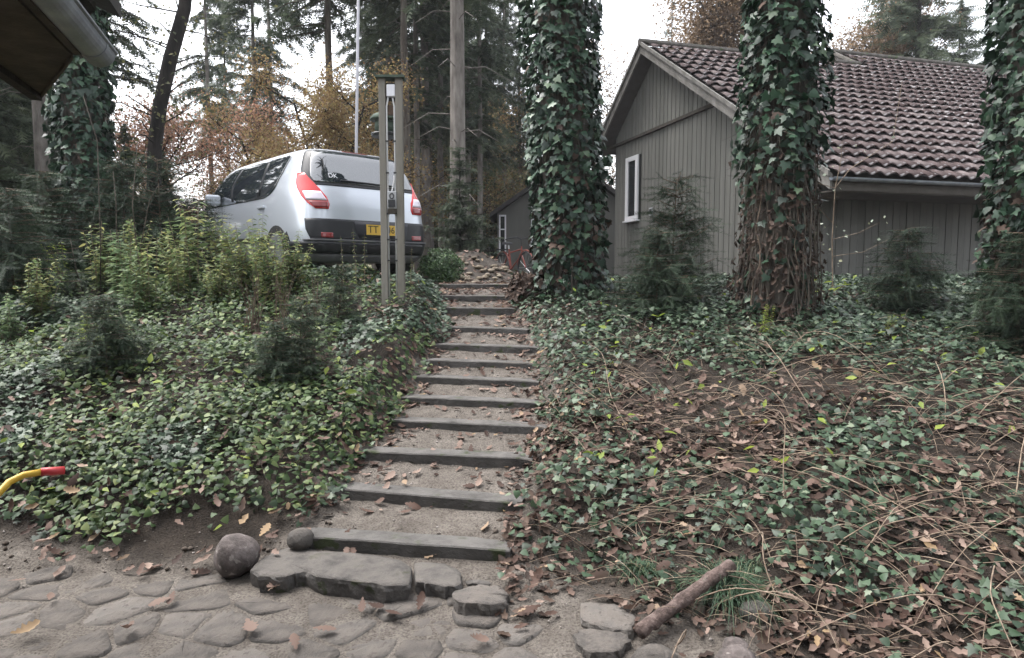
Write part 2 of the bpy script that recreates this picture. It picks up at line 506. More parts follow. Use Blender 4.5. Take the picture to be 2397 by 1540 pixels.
def merge(chunks):
    Vs, Fs, Rs, o = [], [], [], 0
    for V, Fa, r in chunks:
        Vs.append(V); Fs.append(Fa + o); Rs.append(r); o += len(V)
    return np.concatenate(Vs), np.concatenate(Fs), np.concatenate(Rs)

# ------------------------------------------------------------------ steps layout and terrain height
# uL, uR, vL, vR of the top front edge (photo pixels), distance, visible face height
STEPS = [
    (700, 1172, 1255, 1286, 3.52, .070),
    (783, 1198, 1143, 1176, 3.95, .062),
    (848, 1228, 1056, 1073, 4.40, .066),
    (912, 1262, 983, 999, 4.83, .055),
    (950, 1256, 929, 942, 5.22, .050),
    (975, 1246, 881, 892, 5.55, .050),
    (1000, 1238, 842, 850, 5.88, .050),
    (1020, 1246, 805, 812, 6.22, .060),
    (1050, 1222, 765, 770, 6.66, .050),
    (1040, 1196, 720, 721, 7.30, .090),
    (1025, 1194, 692, 692, 7.80, .060),
    (1008, 1206, 663, 667, 8.45, .055),
]
SP = []
for i, (uL, uR, vL, vR, D, fh) in enumerate(STEPS):
    uc, vc = (uL + uR) / 2, (vL + vR) / 2
    c = at(uc, vc, D)
    if i < 9:
        a, b = on_z(uL, vL, c[2]), on_z(uR, vR, c[2])
    else:
        a, b = at(uL, vc, D + .05), at(uR, vc, D - .05)
    SP.append((c, a, b, fh))
SD = np.array([s_[0][1] for s_ in SP]); SX = np.array([s_[0][0] for s_ in SP]); SZ = np.array([s_[0][2] for s_ in SP])
SHW = np.array([abs(s_[2][0] - s_[1][0]) / 2 for s_ in SP])
STAN = np.array([(s_[1][1] - s_[2][1]) / (s_[2][0] - s_[1][0]) for s_ in SP])
py, pz = [2.0, 3.05, 3.3, 3.40], [0.0, .02, .06, .10]
for i in range(len(SP)):
    D, z, fh = SD[i], SZ[i], SP[i][3]
    py += [D - .03, D + .045, D + .12, D + .165]
    pz += [z - fh - .015, z - .045, z - .02, z + .006]
py += [9.2, 10.5, 12, 20, 40, 300]
pz += [1.47, 1.43, 1.40, 1.40, 1.6, 2.6]
def hgt(x, y, fine=True):
    x = np.asarray(x, float); y = np.asarray(y, float)
    xc = np.interp(y, SD, SX); hw = np.interp(y, SD, SHW) + np.where(y > 8.6, 1.2, 0)
    tn = np.interp(y, SD, STAN) * (y < 8.5) * (y > 2.6)
    dx = x - xc
    yp = y + tn * np.clip(dx, -.9, .9)
    path = np.interp(yp, py, pz)
    yl = y + .10 * vnoise(x * 1.3, y * .2, 3) * 2
    left = np.interp(yl, [2.5, 3.5, 3.72, 4.0, 4.5, 5, 6, 7, 8, 9, 12, 20, 40, 300], [0, .03, .12, .32, .56, .74, 1.05, 1.32, 1.52, 1.58, 1.60, 1.62, 1.7, 2.6])
    yr = y + .32 * np.clip(x - .4, 0, 2.2) + .1 * vnoise(x * 1.1, y * .2, 5)
    right = np.interp(yr, [2.3, 2.9, 3.35, 3.8, 4.4, 5, 6, 7, 8, 9, 12, 20, 40, 300], [0, .02, .11, .33, .55, .76, 1.05, 1.29, 1.44, 1.47, 1.45, 1.45, 1.6, 2.6])
    bank = np.where(dx < 0, left, right)
    w = sstep(hw + .0, hw + .30, np.abs(dx))
    flat_ = sstep(8.5, 9.6, y) * sstep(1.4, .2, np.abs(x - .1))
    w = w * sstep(3.15, 3.5, y) * (1 - flat_) + (1 - sstep(3.15, 3.5, y)) * np.where(dx > 0, sstep(.3, .8, dx), sstep(.4, .9, -dx))
    z = path * (1 - w) + bank * w
    z = z + .62 * np.exp(-(((x + .75) / .85) ** 2 + ((y - 11.8) / .9) ** 2))
    rough = np.where((y < 3.5) & (x < .2), .15, 1.0) * (.25 + .75 * w)
    z = z + rough * (.07 * vnoise(x * 1.7, y * 1.7, 1) + .045 * vnoise(x * 4.5, y * 4.5, 2))
    if fine:
        z = z + .016 * vnoise(x * 14, y * 14, 4) * (.3 + .7 * (y > 3.5))
    return z
def hn(x, y):
    e = .04
    zx = (hgt(x + e, y, False) - hgt(x - e, y, False)) / (2 * e)
    zy = (hgt(x, y + e, False) - hgt(x, y - e, False)) / (2 * e)
    n = np.stack([-zx, -zy, np.ones_like(zx)], 1)
    return n / np.linalg.norm(n, axis=1, keepdims=True)
def gz(x, y): return float(hgt(np.array([x]), np.array([y]))[0])

def grow(a, b, st, g):
    o = [a]; s_ = st
    while abs(o[-1]) < abs(b):
        s_ *= g; o.append(o[-1] + math.copysign(s_, b))
    return o[1:]
gx = np.array(sorted(grow(-4.2, -220, .06, 1.16)) + list(np.arange(-4.2, 4.21, .045)) + grow(4.2, 220, .06, 1.16))
gy = np.array(sorted(grow(2.4, -60, .06, 1.2))[::1]) if False else None
ylow = [2.4]; st = .06
while ylow[-1] > -60:
    st *= 1.25; ylow.append(ylow[-1] - st)
yhi = [9.2]; st = .05
while yhi[-1] < 420:
    st *= 1.12; yhi.append(yhi[-1] + st)
gy = np.array(sorted(ylow) + list(np.arange(2.44, 9.2, .035)) + yhi)
XX, YY = np.meshgrid(gx, gy)
ZZ = hgt(XX, YY)
ZZ = np.where(YY < 2.4, ZZ * sstep(0, 2.4, YY), ZZ)
nx_, ny_ = len(gx), len(gy)
idx = np.arange(nx_ * ny_).reshape(ny_, nx_)
FQ = np.stack([idx[:-1, :-1], idx[:-1, 1:], idx[1:, 1:], idx[1:, :-1]], -1).reshape(-1, 4)
# how sandy the soil is: trodden path, yard and its border; humus under the plants
dxp = np.abs(XX - np.interp(YY, SD, SX)) - np.interp(YY, SD, SHW)
sand = sstep(.32, .02, dxp + .25 * vnoise(XX * 3, YY * 3, 9))
yr_ = YY + .30 * np.clip(XX - .5, 0, 3)
sand = np.maximum(sand, np.where(XX > -.3, sstep(3.75, 3.25, YY + .75 * np.clip(XX - .1, 0, 3) + .5 * vnoise(XX * 2, YY * 2, 8)), sstep(3.72, 3.45, YY + .4 * vnoise(XX * 2, YY * 2, 8))))
sand = np.where(YY > 9.0, .35, sand)
mg, N, L, P = newmat('soil')
ta = N.new('ShaderNodeAttribute'); ta.attribute_name = 'sand'
tc = N.new('ShaderNodeTexCoord')
n1 = N.new('ShaderNodeTexNoise'); n1.inputs['Scale'].default_value = 7; n1.inputs['Detail'].default_value = 8; n1.inputs['Roughness'].default_value = .7
n2 = N.new('ShaderNodeTexNoise'); n2.inputs['Scale'].default_value = 90; n2.inputs['Detail'].default_value = 4
L.new(tc.outputs['Object'], n1.inputs['Vector']); L.new(tc.outputs['Object'], n2.inputs['Vector'])
r1 = ramp(N, [(.3, (.074, .063, .054)), (.5, (.122, .107, .093)), (.7, (.172, .153, .135))]); L.new(n1.outputs['Fac'], r1.inputs[0])
r2 = ramp(N, [(.3, (.014, .011, .009)), (.5, (.030, .0235, .0185)), (.72, (.056, .044, .035))]); L.new(n1.outputs['Fac'], r2.inputs[0])
mx = N.new('ShaderNodeMix'); mx.data_type = 'RGBA'
L.new(ta.outputs['Fac'], mx.inputs['Factor']); L.new(r2.outputs[0], mx.inputs['A']); L.new(r1.outputs[0], mx.inputs['B'])
r3 = ramp(N, [(.36, (.45, .43, .42)), (.5, (1, 1, 1)), (.68, (1.25, 1.24, 1.22))]); L.new(n2.outputs['Fac'], r3.inputs[0])
mm = N.new('ShaderNodeMix'); mm.data_type = 'RGBA'; mm.blend_type = 'MULTIPLY'; mm.inputs['Factor'].default_value = .8
L.new(mx.outputs['Result'], mm.inputs['A']); L.new(r3.outputs[0], mm.inputs['B'])
L.new(mm.outputs['Result'], P.inputs['Base Color'])
P.inputs['Roughness'].default_value = .9; P.inputs['Specular IOR Level'].default_value = .25
bp = N.new('ShaderNodeBump'); bp.inputs['Strength'].default_value = .7; bp.inputs['Distance'].default_value = .02
ma = N.new('ShaderNodeMath'); ma.operation = 'ADD'
L.new(n1.outputs['Fac'], ma.inputs[0]); L.new(n2.outputs['Fac'], ma.inputs[1]); L.new(ma.outputs[0], bp.inputs['Height'])
L.new(bp.outputs[0], P.inputs['Normal'])
M['soil'] = mg
me = np_mesh('ground', np.stack([XX.ravel(), YY.ravel(), ZZ.ravel()], 1), FQ, 'soil', smooth=True)
a_ = me.attributes.new('sand', 'FLOAT', 'POINT'); a_.data.foreach_set('value', sand.ravel().astype(np.float32))
ground = tag(link('ground', me), 'sandy soil yard, stepped path and wooded bank', None, None, 'structure')

# ------------------------------------------------------------------ cobbles of the yard (Voronoi fieldstones)
def voronoi_cells(pts, lim):
    out = []
    for i, p in enumerate(pts):
        poly = [np.array(q) for q in ((lim[0], lim[2]), (lim[1], lim[2]), (lim[1], lim[3]), (lim[0], lim[3]))]
        d = np.linalg.norm(pts - p, axis=1)
        for j in np.argsort(d)[1:18]:
            mid, n = (p + pts[j]) / 2, pts[j] - p
            q2 = []
            for k in range(len(poly)):
                A, B = poly[k], poly[(k + 1) % len(poly)]
                da, db = np.dot(A - mid, n), np.dot(B - mid, n)
                if da <= 0: q2.append(A)
                if da * db < 0: q2.append(A + (B - A) * da / (da - db))
            poly = q2
            if len(poly) < 3: break
        out.append(poly)
    return out
rc = np.random.default_rng(5)
pts = []
tries = 0
while len(pts) < 150 and tries < 9000:
    tries += 1
    q = np.array([rc.uniform(-3.6, .45), rc.uniform(2.35, 3.62)])
    dmin = rc.uniform(.155, .26)
    if all(np.hypot((q[0] - w_[0]) * .85, q[1] - w_[1]) > dmin for w_ in pts): pts.append(q)
pts = np.array(pts)
for p, poly in zip(pts, voronoi_cells(pts, (-3.8, .6, 2.2, 3.75))):
    lim_r = .02 + (3.4 - p[1]) * .35 + .1 * vnoise(p[1] * 6, 0, 2)
    if p[0] > lim_r or len(poly) < 4: continue
    if p[1] > 3.30 and -1.35 < p[0]: continue          # the slab step lies here
    if p[1] > 3.52: continue
    poly = np.array(poly); c = poly.mean(0)
    d = poly - c
    L_ = np.linalg.norm(d, axis=1, keepdims=True)
    poly = c + d * np.clip((L_ - .007) / L_, .3, 1)
    for _ in range(2):
        q = []
        for k in range(len(poly)):
            A, B = poly[k], poly[(k + 1) % len(poly)]
            q += [A * .86 + B * .14, A * .14 + B * .86]
        poly = np.array(q)
        if len(poly) > 14: break
    n = len(poly)
    z0 = float(hgt(np.array([c[0]]), np.array([c[1]]))[0])
    top = rc.uniform(.006, .018)
    tilt = rc.uniform(-.05, .05, 2)
    V = []
    for sc_, zz in ((1.0, -.04), (1.0, -.006), (.93, top * .75), (.55, top)):
        for k in range(n):
            xy = (poly[k] - c) * sc_
            V.append((xy[0], xy[1], zz + xy @ tilt + (rc.uniform(-.003, .003) if zz > 0 else 0)))
    V.append((0, 0, top * 1.05))
    Fc = []
    for r_ in range(3):
        for k in range(n):
            k2 = (k + 1) % n
            Fc.append((r_ * n + k, r_ * n + k2, (r_ + 1) * n + k2, (r_ + 1) * n + k))
    for k in range(n): Fc.append((3 * n + k, 3 * n + (k + 1) % n, 4 * n))
    o = MB().add(V, Fc).obj('cobblestone', 'stone', ground, smooth=True)
    o.location = (c[0], c[1], z0 - rc.uniform(.003, .010))

# ------------------------------------------------------------------ the flight of steps
stairs = thing('garden_steps', 'flight of long weathered steps climbing the ivy bank from the cobbled yard', 'steps', (SX[0], SD[0], SZ[0] - .1))
for i, (c, a, b, fh) in enumerate(SP):
    ax = b - a; ax[2] = 0
    Ln = np.linalg.norm(ax); ax /= Ln
    nrm = np.array([-ax[1], ax[0], 0])
    Ln += .10
    dep = .155
    rows, cols = 3, 13
    rr = np.random.default_rng(40 + i)
    ctr = (a + b) / 2
    V = []; 
    prof = [(0.004, -.24), (.0, -.05), (.0, -.007), (.007, 0.0), (dep - .012, .0), (dep, -.014), (dep, -.24)]
    wob = rr.uniform(-.0018, .0018, cols); wz = rr.uniform(-.0015, .0015, cols)
    for k in range(cols):
        t = (k / (cols - 1) - .5) * Ln
        e = .02 if k in (0, cols - 1) else 0
        for (d_, z_) in prof:
            p = ctr + ax * t + nrm * (d_ + wob[k] + (e * .5 if d_ < .1 else -e * .5))
            V.append((p[0], p[1], c[2] + z_ + (wz[k] if z_ > -.1 else 0) - (e * .4 if z_ > -.1 else 0)))
    m_ = len(prof); Fc = []
    for k in range(cols - 1):
        for j in range(m_ - 1):
            Fc.append((k * m_ + j, (k + 1) * m_ + j, (k + 1) * m_ + j + 1, k * m_ + j + 1))
    Fc.append(tuple(range(m_))); Fc.append(tuple((cols - 1) * m_ + j for j in range(m_))[::-1])
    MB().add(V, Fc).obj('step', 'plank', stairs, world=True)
# the lowest step: a row of natural stone slabs
def slab(outline_px, z, th, name, parent, mat, seed=0):
    P0 = np.array([on_z(u, v, z)[:2] for u, v in outline_px])
    for _ in range(2):
        q = []
        for k in range(len(P0)):
            A, B = P0[k], P0[(k + 1) % len(P0)]
            q += [A * .8 + B * .2, A * .2 + B * .8]
        P0 = np.array(q)
    rr = np.random.default_rng(seed)
    P0 += rr.uniform(-.011, .011, P0.shape)
    c = P0.mean(0); n = len(P0)
    jk = rr.uniform(-.005, .005, n); jk = (jk + np.roll(jk, 1) + np.roll(jk, -1)) / 2
    V = []
    for s_, dz in ((.90, -th), (.965, -th * .55), (1.0, -.022), (.97, -.003), (.78, .001), (.5, .004)):
        for k in range(n):
            xy = c + (P0[k] - c) * s_
            xy = xy + (rr.uniform(-.006, .006, 2) if dz < -.01 else 0)
            V.append((xy[0], xy[1], z + dz + (rr.uniform(-.006, .006) if dz < -.01 else jk[k] * s_ ** 2)))
    V.append((c[0], c[1], z + .006))
    Fc = []
    for r_ in range(5):
        for k in range(n):
            k2 = (k + 1) % n
            Fc.append((r_ * n + k, r_ * n + k2, (r_ + 1) * n + k2, (r_ + 1) * n + k))
    for k in range(n): Fc.append((5 * n + k, 5 * n + (k + 1) % n, 6 * n))
    o = MB().add(V, Fc).obj(name, mat, parent, world=parent is not None)
    o.data.polygons.foreach_set('use_smooth', np.array([q >= 3 * n for q in range(len(Fc))]))
    return o
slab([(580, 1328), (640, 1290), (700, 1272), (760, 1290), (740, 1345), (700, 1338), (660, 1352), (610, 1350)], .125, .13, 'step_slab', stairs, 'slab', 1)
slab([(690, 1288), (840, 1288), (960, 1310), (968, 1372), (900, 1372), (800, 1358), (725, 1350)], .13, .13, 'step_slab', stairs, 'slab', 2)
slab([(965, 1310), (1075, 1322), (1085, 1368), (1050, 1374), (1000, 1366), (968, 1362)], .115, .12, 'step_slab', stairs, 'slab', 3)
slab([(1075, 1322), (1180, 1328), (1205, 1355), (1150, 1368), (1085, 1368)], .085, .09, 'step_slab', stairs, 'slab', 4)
slab([(1055, 1385), (1105, 1368), (1170, 1368), (1192, 1388), (1185, 1408), (1140, 1418), (1070, 1410)], .10, .12, 'step_slab', stairs, 'stone', 5)

# ------------------------------------------------------------------ stones
def rock(name, c, r, sq, label, cat='stone', mat='stone_dark', seed=0, amp=.12, flatten=None, rotz=0, group=None):
    bm = bmesh.new()
    bmesh.ops.create_icosphere(bm, subdivisions=3, radius=1)
    rr = np.random.default_rng(seed)
    ph = rr.uniform(0, 50, 3)
    bm.verts.ensure_lookup_table()
    Pv = np.array([v.co[:] for v in bm.verts])
    x_, y_, z_ = Pv.T
    n = vnoise(x_ * 1.3 + ph[0], y_ * 1.3 + z_ * 1.7 + ph[1], seed) + .45 * vnoise(x_ * 3.3 + z_ * 2 + ph[2], y_ * 3.3 - z_, seed + 1) + .2 * vnoise(x_ * 8 + z_ * 5, y_ * 8 + z_ * 4, seed + 2)
    Pv = Pv * (1 + amp * 2 * n)[:, None]
    if flatten is not None:
        Pv[:, 2] = np.where(Pv[:, 2] > flatten, flatten + (Pv[:, 2] - flatten) * .12, Pv[:, 2])
    Pv = Pv * np.array(sq) * r
    for v, q in zip(bm.verts, Pv): v.co = q
    me = bpy.data.meshes.new(name); bm.to_mesh(me); bm.free()
    me.polygons.foreach_set('use_smooth', np.ones(len(me.polygons), bool))
    me.materials.append(M[mat])
    o = link(name, me); o.location = c; o.rotation_euler = (0, 0, rotz)
    return tag(o, label, cat, group)
p = on_z(549, 1320, .10)
rock('boulder', (p[0], p[1] + .03, .14), .118, (1, 1, 1.0), 'round dark granite boulder beside the lowest stone step', 'boulder', 'stone_dark', 3, .10)
p = on_z(700, 1255, .2)
rock('fieldstone', (p[0], p[1] + .02, .175), .075, (1.0, .9, .85), 'smooth grey fieldstone against the end of the lowest plank step', 'stone', 'stone', 5, .06)
tag(slab([(1358, 1402), (1418, 1396), (1470, 1418), (1494, 1452), (1478, 1476), (1420, 1466), (1362, 1456)], .075, .09, 'flat_stone', None, 'stone', 11), 'pale flat grey stone behind another at the foot of the log', 'stone')
tag(slab([(1338, 1482), (1398, 1464), (1466, 1470), (1480, 1502), (1448, 1524), (1398, 1532), (1352, 1512)], .055, .07, 'flat_stone', None, 'stone', 12), 'broad flat-topped grey stone before the log foot with dark gap below', 'stone')
for k, (u, v, r_, lab) in enumerate([(1768, 1432, .07, 'small rounded stone with dry leaves on the bank by the log'),
                                     (1722, 1485, .055, 'small dark stone among leaves below the log'),
                                     (1725, 1522, .085, 'lumpy brown stone at the yard edge below the log'),
                                     (1628, 1528, .06, 'small grey stone at the yard edge beside the flat stones'),
                                     (1530, 1510, .09, 'low muddy stone beside the flat-topped stone')]):
    p = on_z(u, v, .1)
    rock('fieldstone', (p[0], p[1], gz(p[0], p[1]) + r_ * .25), r_, (1.1, .9, .75), lab, 'stone', 'stone_dark' if k in (1, 2) else 'stone', 20 + k, .12)
# stones of the rockery mound behind the top step
rk = np.random.default_rng(17)
for k in range(58):
    x, y = -.75 + rk.normal(0, .5), 11.35 - abs(rk.normal(0, .5)) * .9
    r_ = rk.uniform(.03, .075)
    rock('rockery_stone', (x, y, gz(x, y) + r_ * .3), r_, (1.3, .9, .6), 'small tan stone of the rockery mound behind the top step', 'stone', 'rockery', 60 + k % 6, .12, None, rk.uniform(0, 6), 'stones of the rockery mound')

# ------------------------------------------------------------------ the house with the gable
GA = math.radians(16)
g_ = np.array([-math.sin(GA), math.cos(GA)])           # along the gable, away from the camera
p_ = np.array([math.cos(GA), math.sin(GA)])            # along the eaves
B0 = np.array([5.02, 11.40])                            # barge plane at s = 0
def H3(s, t, z): q = B0 + g_ * s + p_ * t; return np.array([q[0], q[1], z])
def gable_px(u, v, t):
    """photo pixel -> (s, z) on the plane t = const"""
    d = ray(u, v); o = B0 + p_ * t
    A = np.array([[d[0], -g_[0]], [d[1], -g_[1]]])
    k, s = np.linalg.solve(A, o - CAM[:2])
    return s, CAM[2] + k * d[2]
sA, zA = gable_px(1500, 101, 0)
sL, zL = gable_px(1393, 347, 0)
sR, zR = gable_px(1740, 266, 0)
kR = (zA - zR) / (sA - sR); kL = (zA - zL) / (sL - sA)
sE = -.42; zE = zA - kR * (sA - sE)
TB = 6.75; sB = sA + 1.15; zB = zA + kR * (sB - sA)      # the deeper rear wing carries a higher ridge
TEND = 15.5
ZB = 1.36
house = thing('timber_house', 'grey-green timber house with gable and brown tiled roof behind the ivy trunks', 'house', (*H3(0, .4, ZB),))
TW = .42                                                # wall plane
SW0 = .62; SWL = sL - .55
def roof_z(s): return np.where(s < sA, zA - kR * (sA - s), zA - kL * (s - sA))
# core volume behind the boards
core = MB()
V = [H3(s, t, z) for t in (TW + .05, TEND) for s, z in ((SW0 + .03, ZB - .3), (SWL - .03, ZB - .3), (SWL - .03, float(roof_z(SWL)) - .25), (sA, zA - .25), (SW0 + .03, float(roof_z(SW0)) - .25))]
core.add(V, [(0, 1, 2, 3, 4), (9, 8, 7, 6, 5), (0, 4, 9, 5), (1, 6, 7, 2), (4, 3, 8, 9), (3, 2, 7, 8), (0, 5, 6, 1)])
core.obj('wall', 'wall_back', house, world=True)
R_g = [np.array([g_[0], g_[1], 0]), np.array([p_[0], p_[1], 0]), np.array([0, 0, 1.])]
# gable boards
pitch_b = .098
wz0, wz1 = None, None
ws0, wzb = gable_px(1482, 516, TW); _, wzt = gable_px(1484, 366, TW)
wsa, _ = gable_px(1497, 440, TW); wsb, _ = gable_px(1468, 440, TW)
trim_z = gable_px(1535, 303, TW)[1]
k = 0
s = SW0
while s < SWL - .02:
    w_ = min(pitch_b - .012, SWL - s)
    sa, sb_ = s, s + w_
    th = .022 if k % 2 else .030
    za, zb_ = float(roof_z(sa)) - .22, float(roof_z(sb_)) - .22
    segs = [(ZB + .12, None)]
    if sb_ > wsa and sa < wsb: segs = [(ZB + .12, wzb), (wzt, None)]
    for z0, z1 in segs:
        ta, tb = (za, zb_) if z1 is None else (z1, z1)
        V = [H3(q, t, z) for t in (TW + .03 - th, TW + .05) for q, z in ((sa, z0), (sb_, z0), (sb_, tb), (sa, ta))]
        MB().add(V, [(0, 1, 2, 3), (7, 6, 5, 4), (0, 4, 5, 1), (1, 5, 6, 2), (2, 6, 7, 3), (3, 7, 4, 0)]).obj('wall_board', 'wall_paint', house, world=True)
    s += pitch_b; k += 1
# boards of the long wall under the eaves
t = TW + .02; k = 0
ztop = float(roof_z(SW0)) - .32
while t < 11.5:
    w_ = .145
    th = .024 if k % 2 else .032
    V = [H3(s_, q, z) for s_ in (SW0 + .01 - th, SW0 + .03) for q, z in ((t, ZB), (t + w_, ZB), (t + w_, ztop), (t, ztop))]
    MB().add(V, [(0, 1, 2, 3), (7, 6, 5, 4), (0, 4, 5, 1), (1, 5, 6, 2), (2, 6, 7, 3), (3, 7, 4, 0)]).obj('wall_board', 'wall_paint', house, world=True)
    t += .158; k += 1
# plinth, corner board, gable trim
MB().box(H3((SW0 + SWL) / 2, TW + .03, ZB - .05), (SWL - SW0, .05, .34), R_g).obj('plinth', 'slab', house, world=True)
MB().box(H3(SW0 - .012, TW - .002, (ZB + ztop) / 2), (.10, .09, ztop - ZB), R_g).obj('corner_board', 'wall_paint', house, world=True)
tl = float(sA + (zA - .22 - trim_z) / kL); tr = float(sA - (zA - .22 - trim_z) / kR)
MB().box(H3((tl + tr) / 2, TW - .03, trim_z), (tl - tr, .07, .075), R_g).obj('gable_trim', 'eave_board', house, world=True)
# barge boards with soffit
def sloped(sa, sb, dz0, dz1, t0, t1, name, mat):
    V = [H3(q, t, float(roof_z(q)) + dz) for t in (t0, t1) for q, dz in ((sa, dz0), (sb, dz0), (sb, dz1), (sa, dz1))]
    return MB().add(V, [(0, 1, 2, 3), (7, 6, 5, 4), (0, 4, 5, 1), (1, 5, 6, 2), (2, 6, 7, 3), (3, 7, 4, 0)]).obj(name, mat, house, world=True)
for (sa, sb) in ((sE, sA - .001), (sA + .001, sL)):
    sloped(sa, sb, -.25, .00, 0, .045, 'barge_board', 'trim_wood')
    sloped(sa, sb, -.035, .055, -.045, -.002, 'barge_cap', 'trim_wood')
    sloped(sa, sb, -.205, -.17, .047, TW + .02, 'soffit_board', 'soffit')
    sloped(sa, sb, -.165, -.06, .047, TEND, 'roof_deck', 'soffit')
# long eave: fascia, soffit and gutter
MB().box(H3(sE + .02, (TEND) / 2 + .03, zE - .16), (.03, TEND - .05, .2), R_g).obj('fascia', 'soffit', house, world=True)
MB().box(H3((sE + SW0) / 2 + .02, TEND / 2 + .03, zE - .27), (SW0 - sE - .03, TEND - .05, .02), R_g).obj('soffit_board', 'soffit', house, world=True)
gb = MB(); arc = [(math.cos(w) * .06, math.sin(w) * .06) for w in np.linspace(math.pi, 2 * math.pi, 9)]
V = [H3(sE - .055 + a, t, zE - .06 + b) for t in (-.02, TEND - .1) for a, b in arc + [(q[0] * .9, q[1] * .9) for q in arc[::-1]]]
n = len(arc) * 2
gb.add(V, [(k, (k + 1) % n, n + (k + 1) % n, n + k) for k in range(n)])
gb.obj('gutter', 'zinc', house, world=True)
# ridge
MB().tube([H3(sA, t, zA + .035) for t in (-.05, TB)], .085, 8).obj('ridge_cap', 'ridge_tile', house, world=True)
MB().tube([H3(sB, t, zB + .035) for t in (TB - .1, TEND)], .085, 8).obj('ridge_cap', 'ridge_tile', house, world=True)
MB().tube([H3(q, TB - .06, float(zA + kR * (q - sA)) + .03) for q in (sA, sB)], .07, 8).obj('ridge_cap', 'ridge_tile', house, world=True)
wing = MB()
V = [H3(q, t, z) for t in (TB, TEND) for q, z in ((sA - .3, zA - kR * .3 - .1), (sB, zB - .08), (sB + 1.8, zB - .08 - kL * 1.8), (sA - .3, zA - 2.2), (sB + 1.8, zA - 2.2))]
wing.add(V, [(0, 1, 2, 4, 3), (8, 9, 7, 6, 5), (0, 5, 6, 1), (1, 6, 7, 2), (3, 8, 5, 0), (2, 7, 9, 4)])
wing.obj('rear_wing_roof', 'soffit', house, world=True)
# tiles: S-waved concrete tiles on the slope that faces the steps
TWD, TG = .30, .42
slope = math.atan(kR); cl = math.cos(slope)
def tile_mesh():
    V = []; Fc = []
    xs = np.linspace(0, TWD, 8)
    wave = .030 * np.cos(xs / TWD * 2 * math.pi) + .004
    for (yy, lift, th) in ((0, .082, 0), (TG + .03, .004, 0)):
        for x, w in zip(xs, wave): V.append((x, yy, lift + w))
    for x, w in zip(xs, wave): V.append((x, 0.004, .082 - .020 + w))
    n = len(xs)
    for k in range(n - 1):
        Fc += [(k, k + 1, n + k + 1, n + k), (2 * n + k, 2 * n + k + 1, k + 1, k)]
    return V, Fc
TV, TF = tile_mesh()
tm = bpy.data.meshes.new('roof_tile'); tm.from_pydata(TV, [], TF); tm.materials.append(M['tile'])
tm.polygons.foreach_set('use_smooth', np.array([k % 2 == 0 for k in range(len(TF))])); tm.update()
ex = np.array([p_[0], p_[1], 0.]); ey = np.array([g_[0] * cl, g_[1] * cl, math.sin(slope)]); ez = np.cross(ex, ey)
slots = []
rowc = int((sB - sE) / cl / TG) + 1
rt = np.random.default_rng(3)
for r_ in range(rowc):
    s0 = sE - .05 + r_ * TG * cl
    for c_ in range(int(TEND / TWD)):
        t0 = .0 + c_ * TWD
        lim = sA if t0 < TB - .1 else sB
        if s0 + TG * cl * .75 > lim: continue
        slots.append((s0, t0))
slots.sort(key=lambda q: np.linalg.norm(H3(q[0], q[1] + .3, 3)[:2]) + (3 if q[1] < .2 else 0))
rest = []
for k, (s0, t0) in enumerate(slots):
    o_ = H3(s0, t0, zA - kR * (sA - s0) - .01 + rt.uniform(-.006, .006))
    jit = rt.uniform(-.012, .012)
    if k < 300:
        o = link('roof_tile', tm, house)
        Mw = Matrix(((ex[0], ey[0], ez[0], o_[0]), (ex[1], ey[1], ez[1], o_[1]), (ex[2], ey[2], ez[2], o_[2]), (0, 0, 0, 1))) @ Matrix.Rotation(jit, 4, 'Z')
        o.matrix_parent_inverse = Matrix.LocRotScale(house.location, house.rotation_euler, house.scale).inverted()
        o.matrix_basis = Mw
    else: rest.append(o_)
rest = np.array(rest)
TVa = np.array(TV); RM = np.stack([ex, ey, ez], 1)
Vr, Fr, Rr = spread((TVa, np.array(TF)), rest, np.repeat(RM[None], len(rest), 0), np.ones(len(rest)))
o = link('roof_tiles_far', np_mesh('roof_tiles_far', Vr, Fr, 'tile'), house, True); o['kind'] = 'stuff'
# window in the gable
wc, wh, ww = (wsa + wsb) / 2, wzt - wzb, wsb - wsa
win = MB().box(H3(wc, TW + .01, (wzt + wzb) / 2), (ww, .07, wh), R_g).obj('window', 'wall_back', house, world=True)
fr = .16
for q, z, a, b in ((wsa + fr / 2, (wzt + wzb) / 2, fr, wh), (wsb - fr / 2, (wzt + wzb) / 2, fr, wh), (wc, wzt - .06, ww - 2 * fr, .12), (wc, wzb + .06, ww - 2 * fr, .12)):
    MB().box(H3(q, TW - .035, z), (a - .004, .06, b), R_g).obj('frame', 'white_paint', win, world=True)
MB().box(H3(wc, TW - .032, (wzt + wzb) / 2), (ww - 2 * fr, .012, wh - .24), R_g).obj('pane', 'glass_dark', win, world=True)
MB().box(H3(wc, TW - .06, wzb - .02), (ww + .06, .12, .04), R_g).obj('sill', 'white_paint', win, world=True)
vs, vz = gable_px(1525, 495, TW)
MB().box(H3(vs, TW - .012, vz), (.16, .05, .20), R_g).obj('air_vent', 'grey_plastic', house, world=True)
MB().box(H3(vs, TW - .04, vz), (.10, .012, .12), R_g).obj('air_vent_slot', 'dark_plastic', house, world=True)

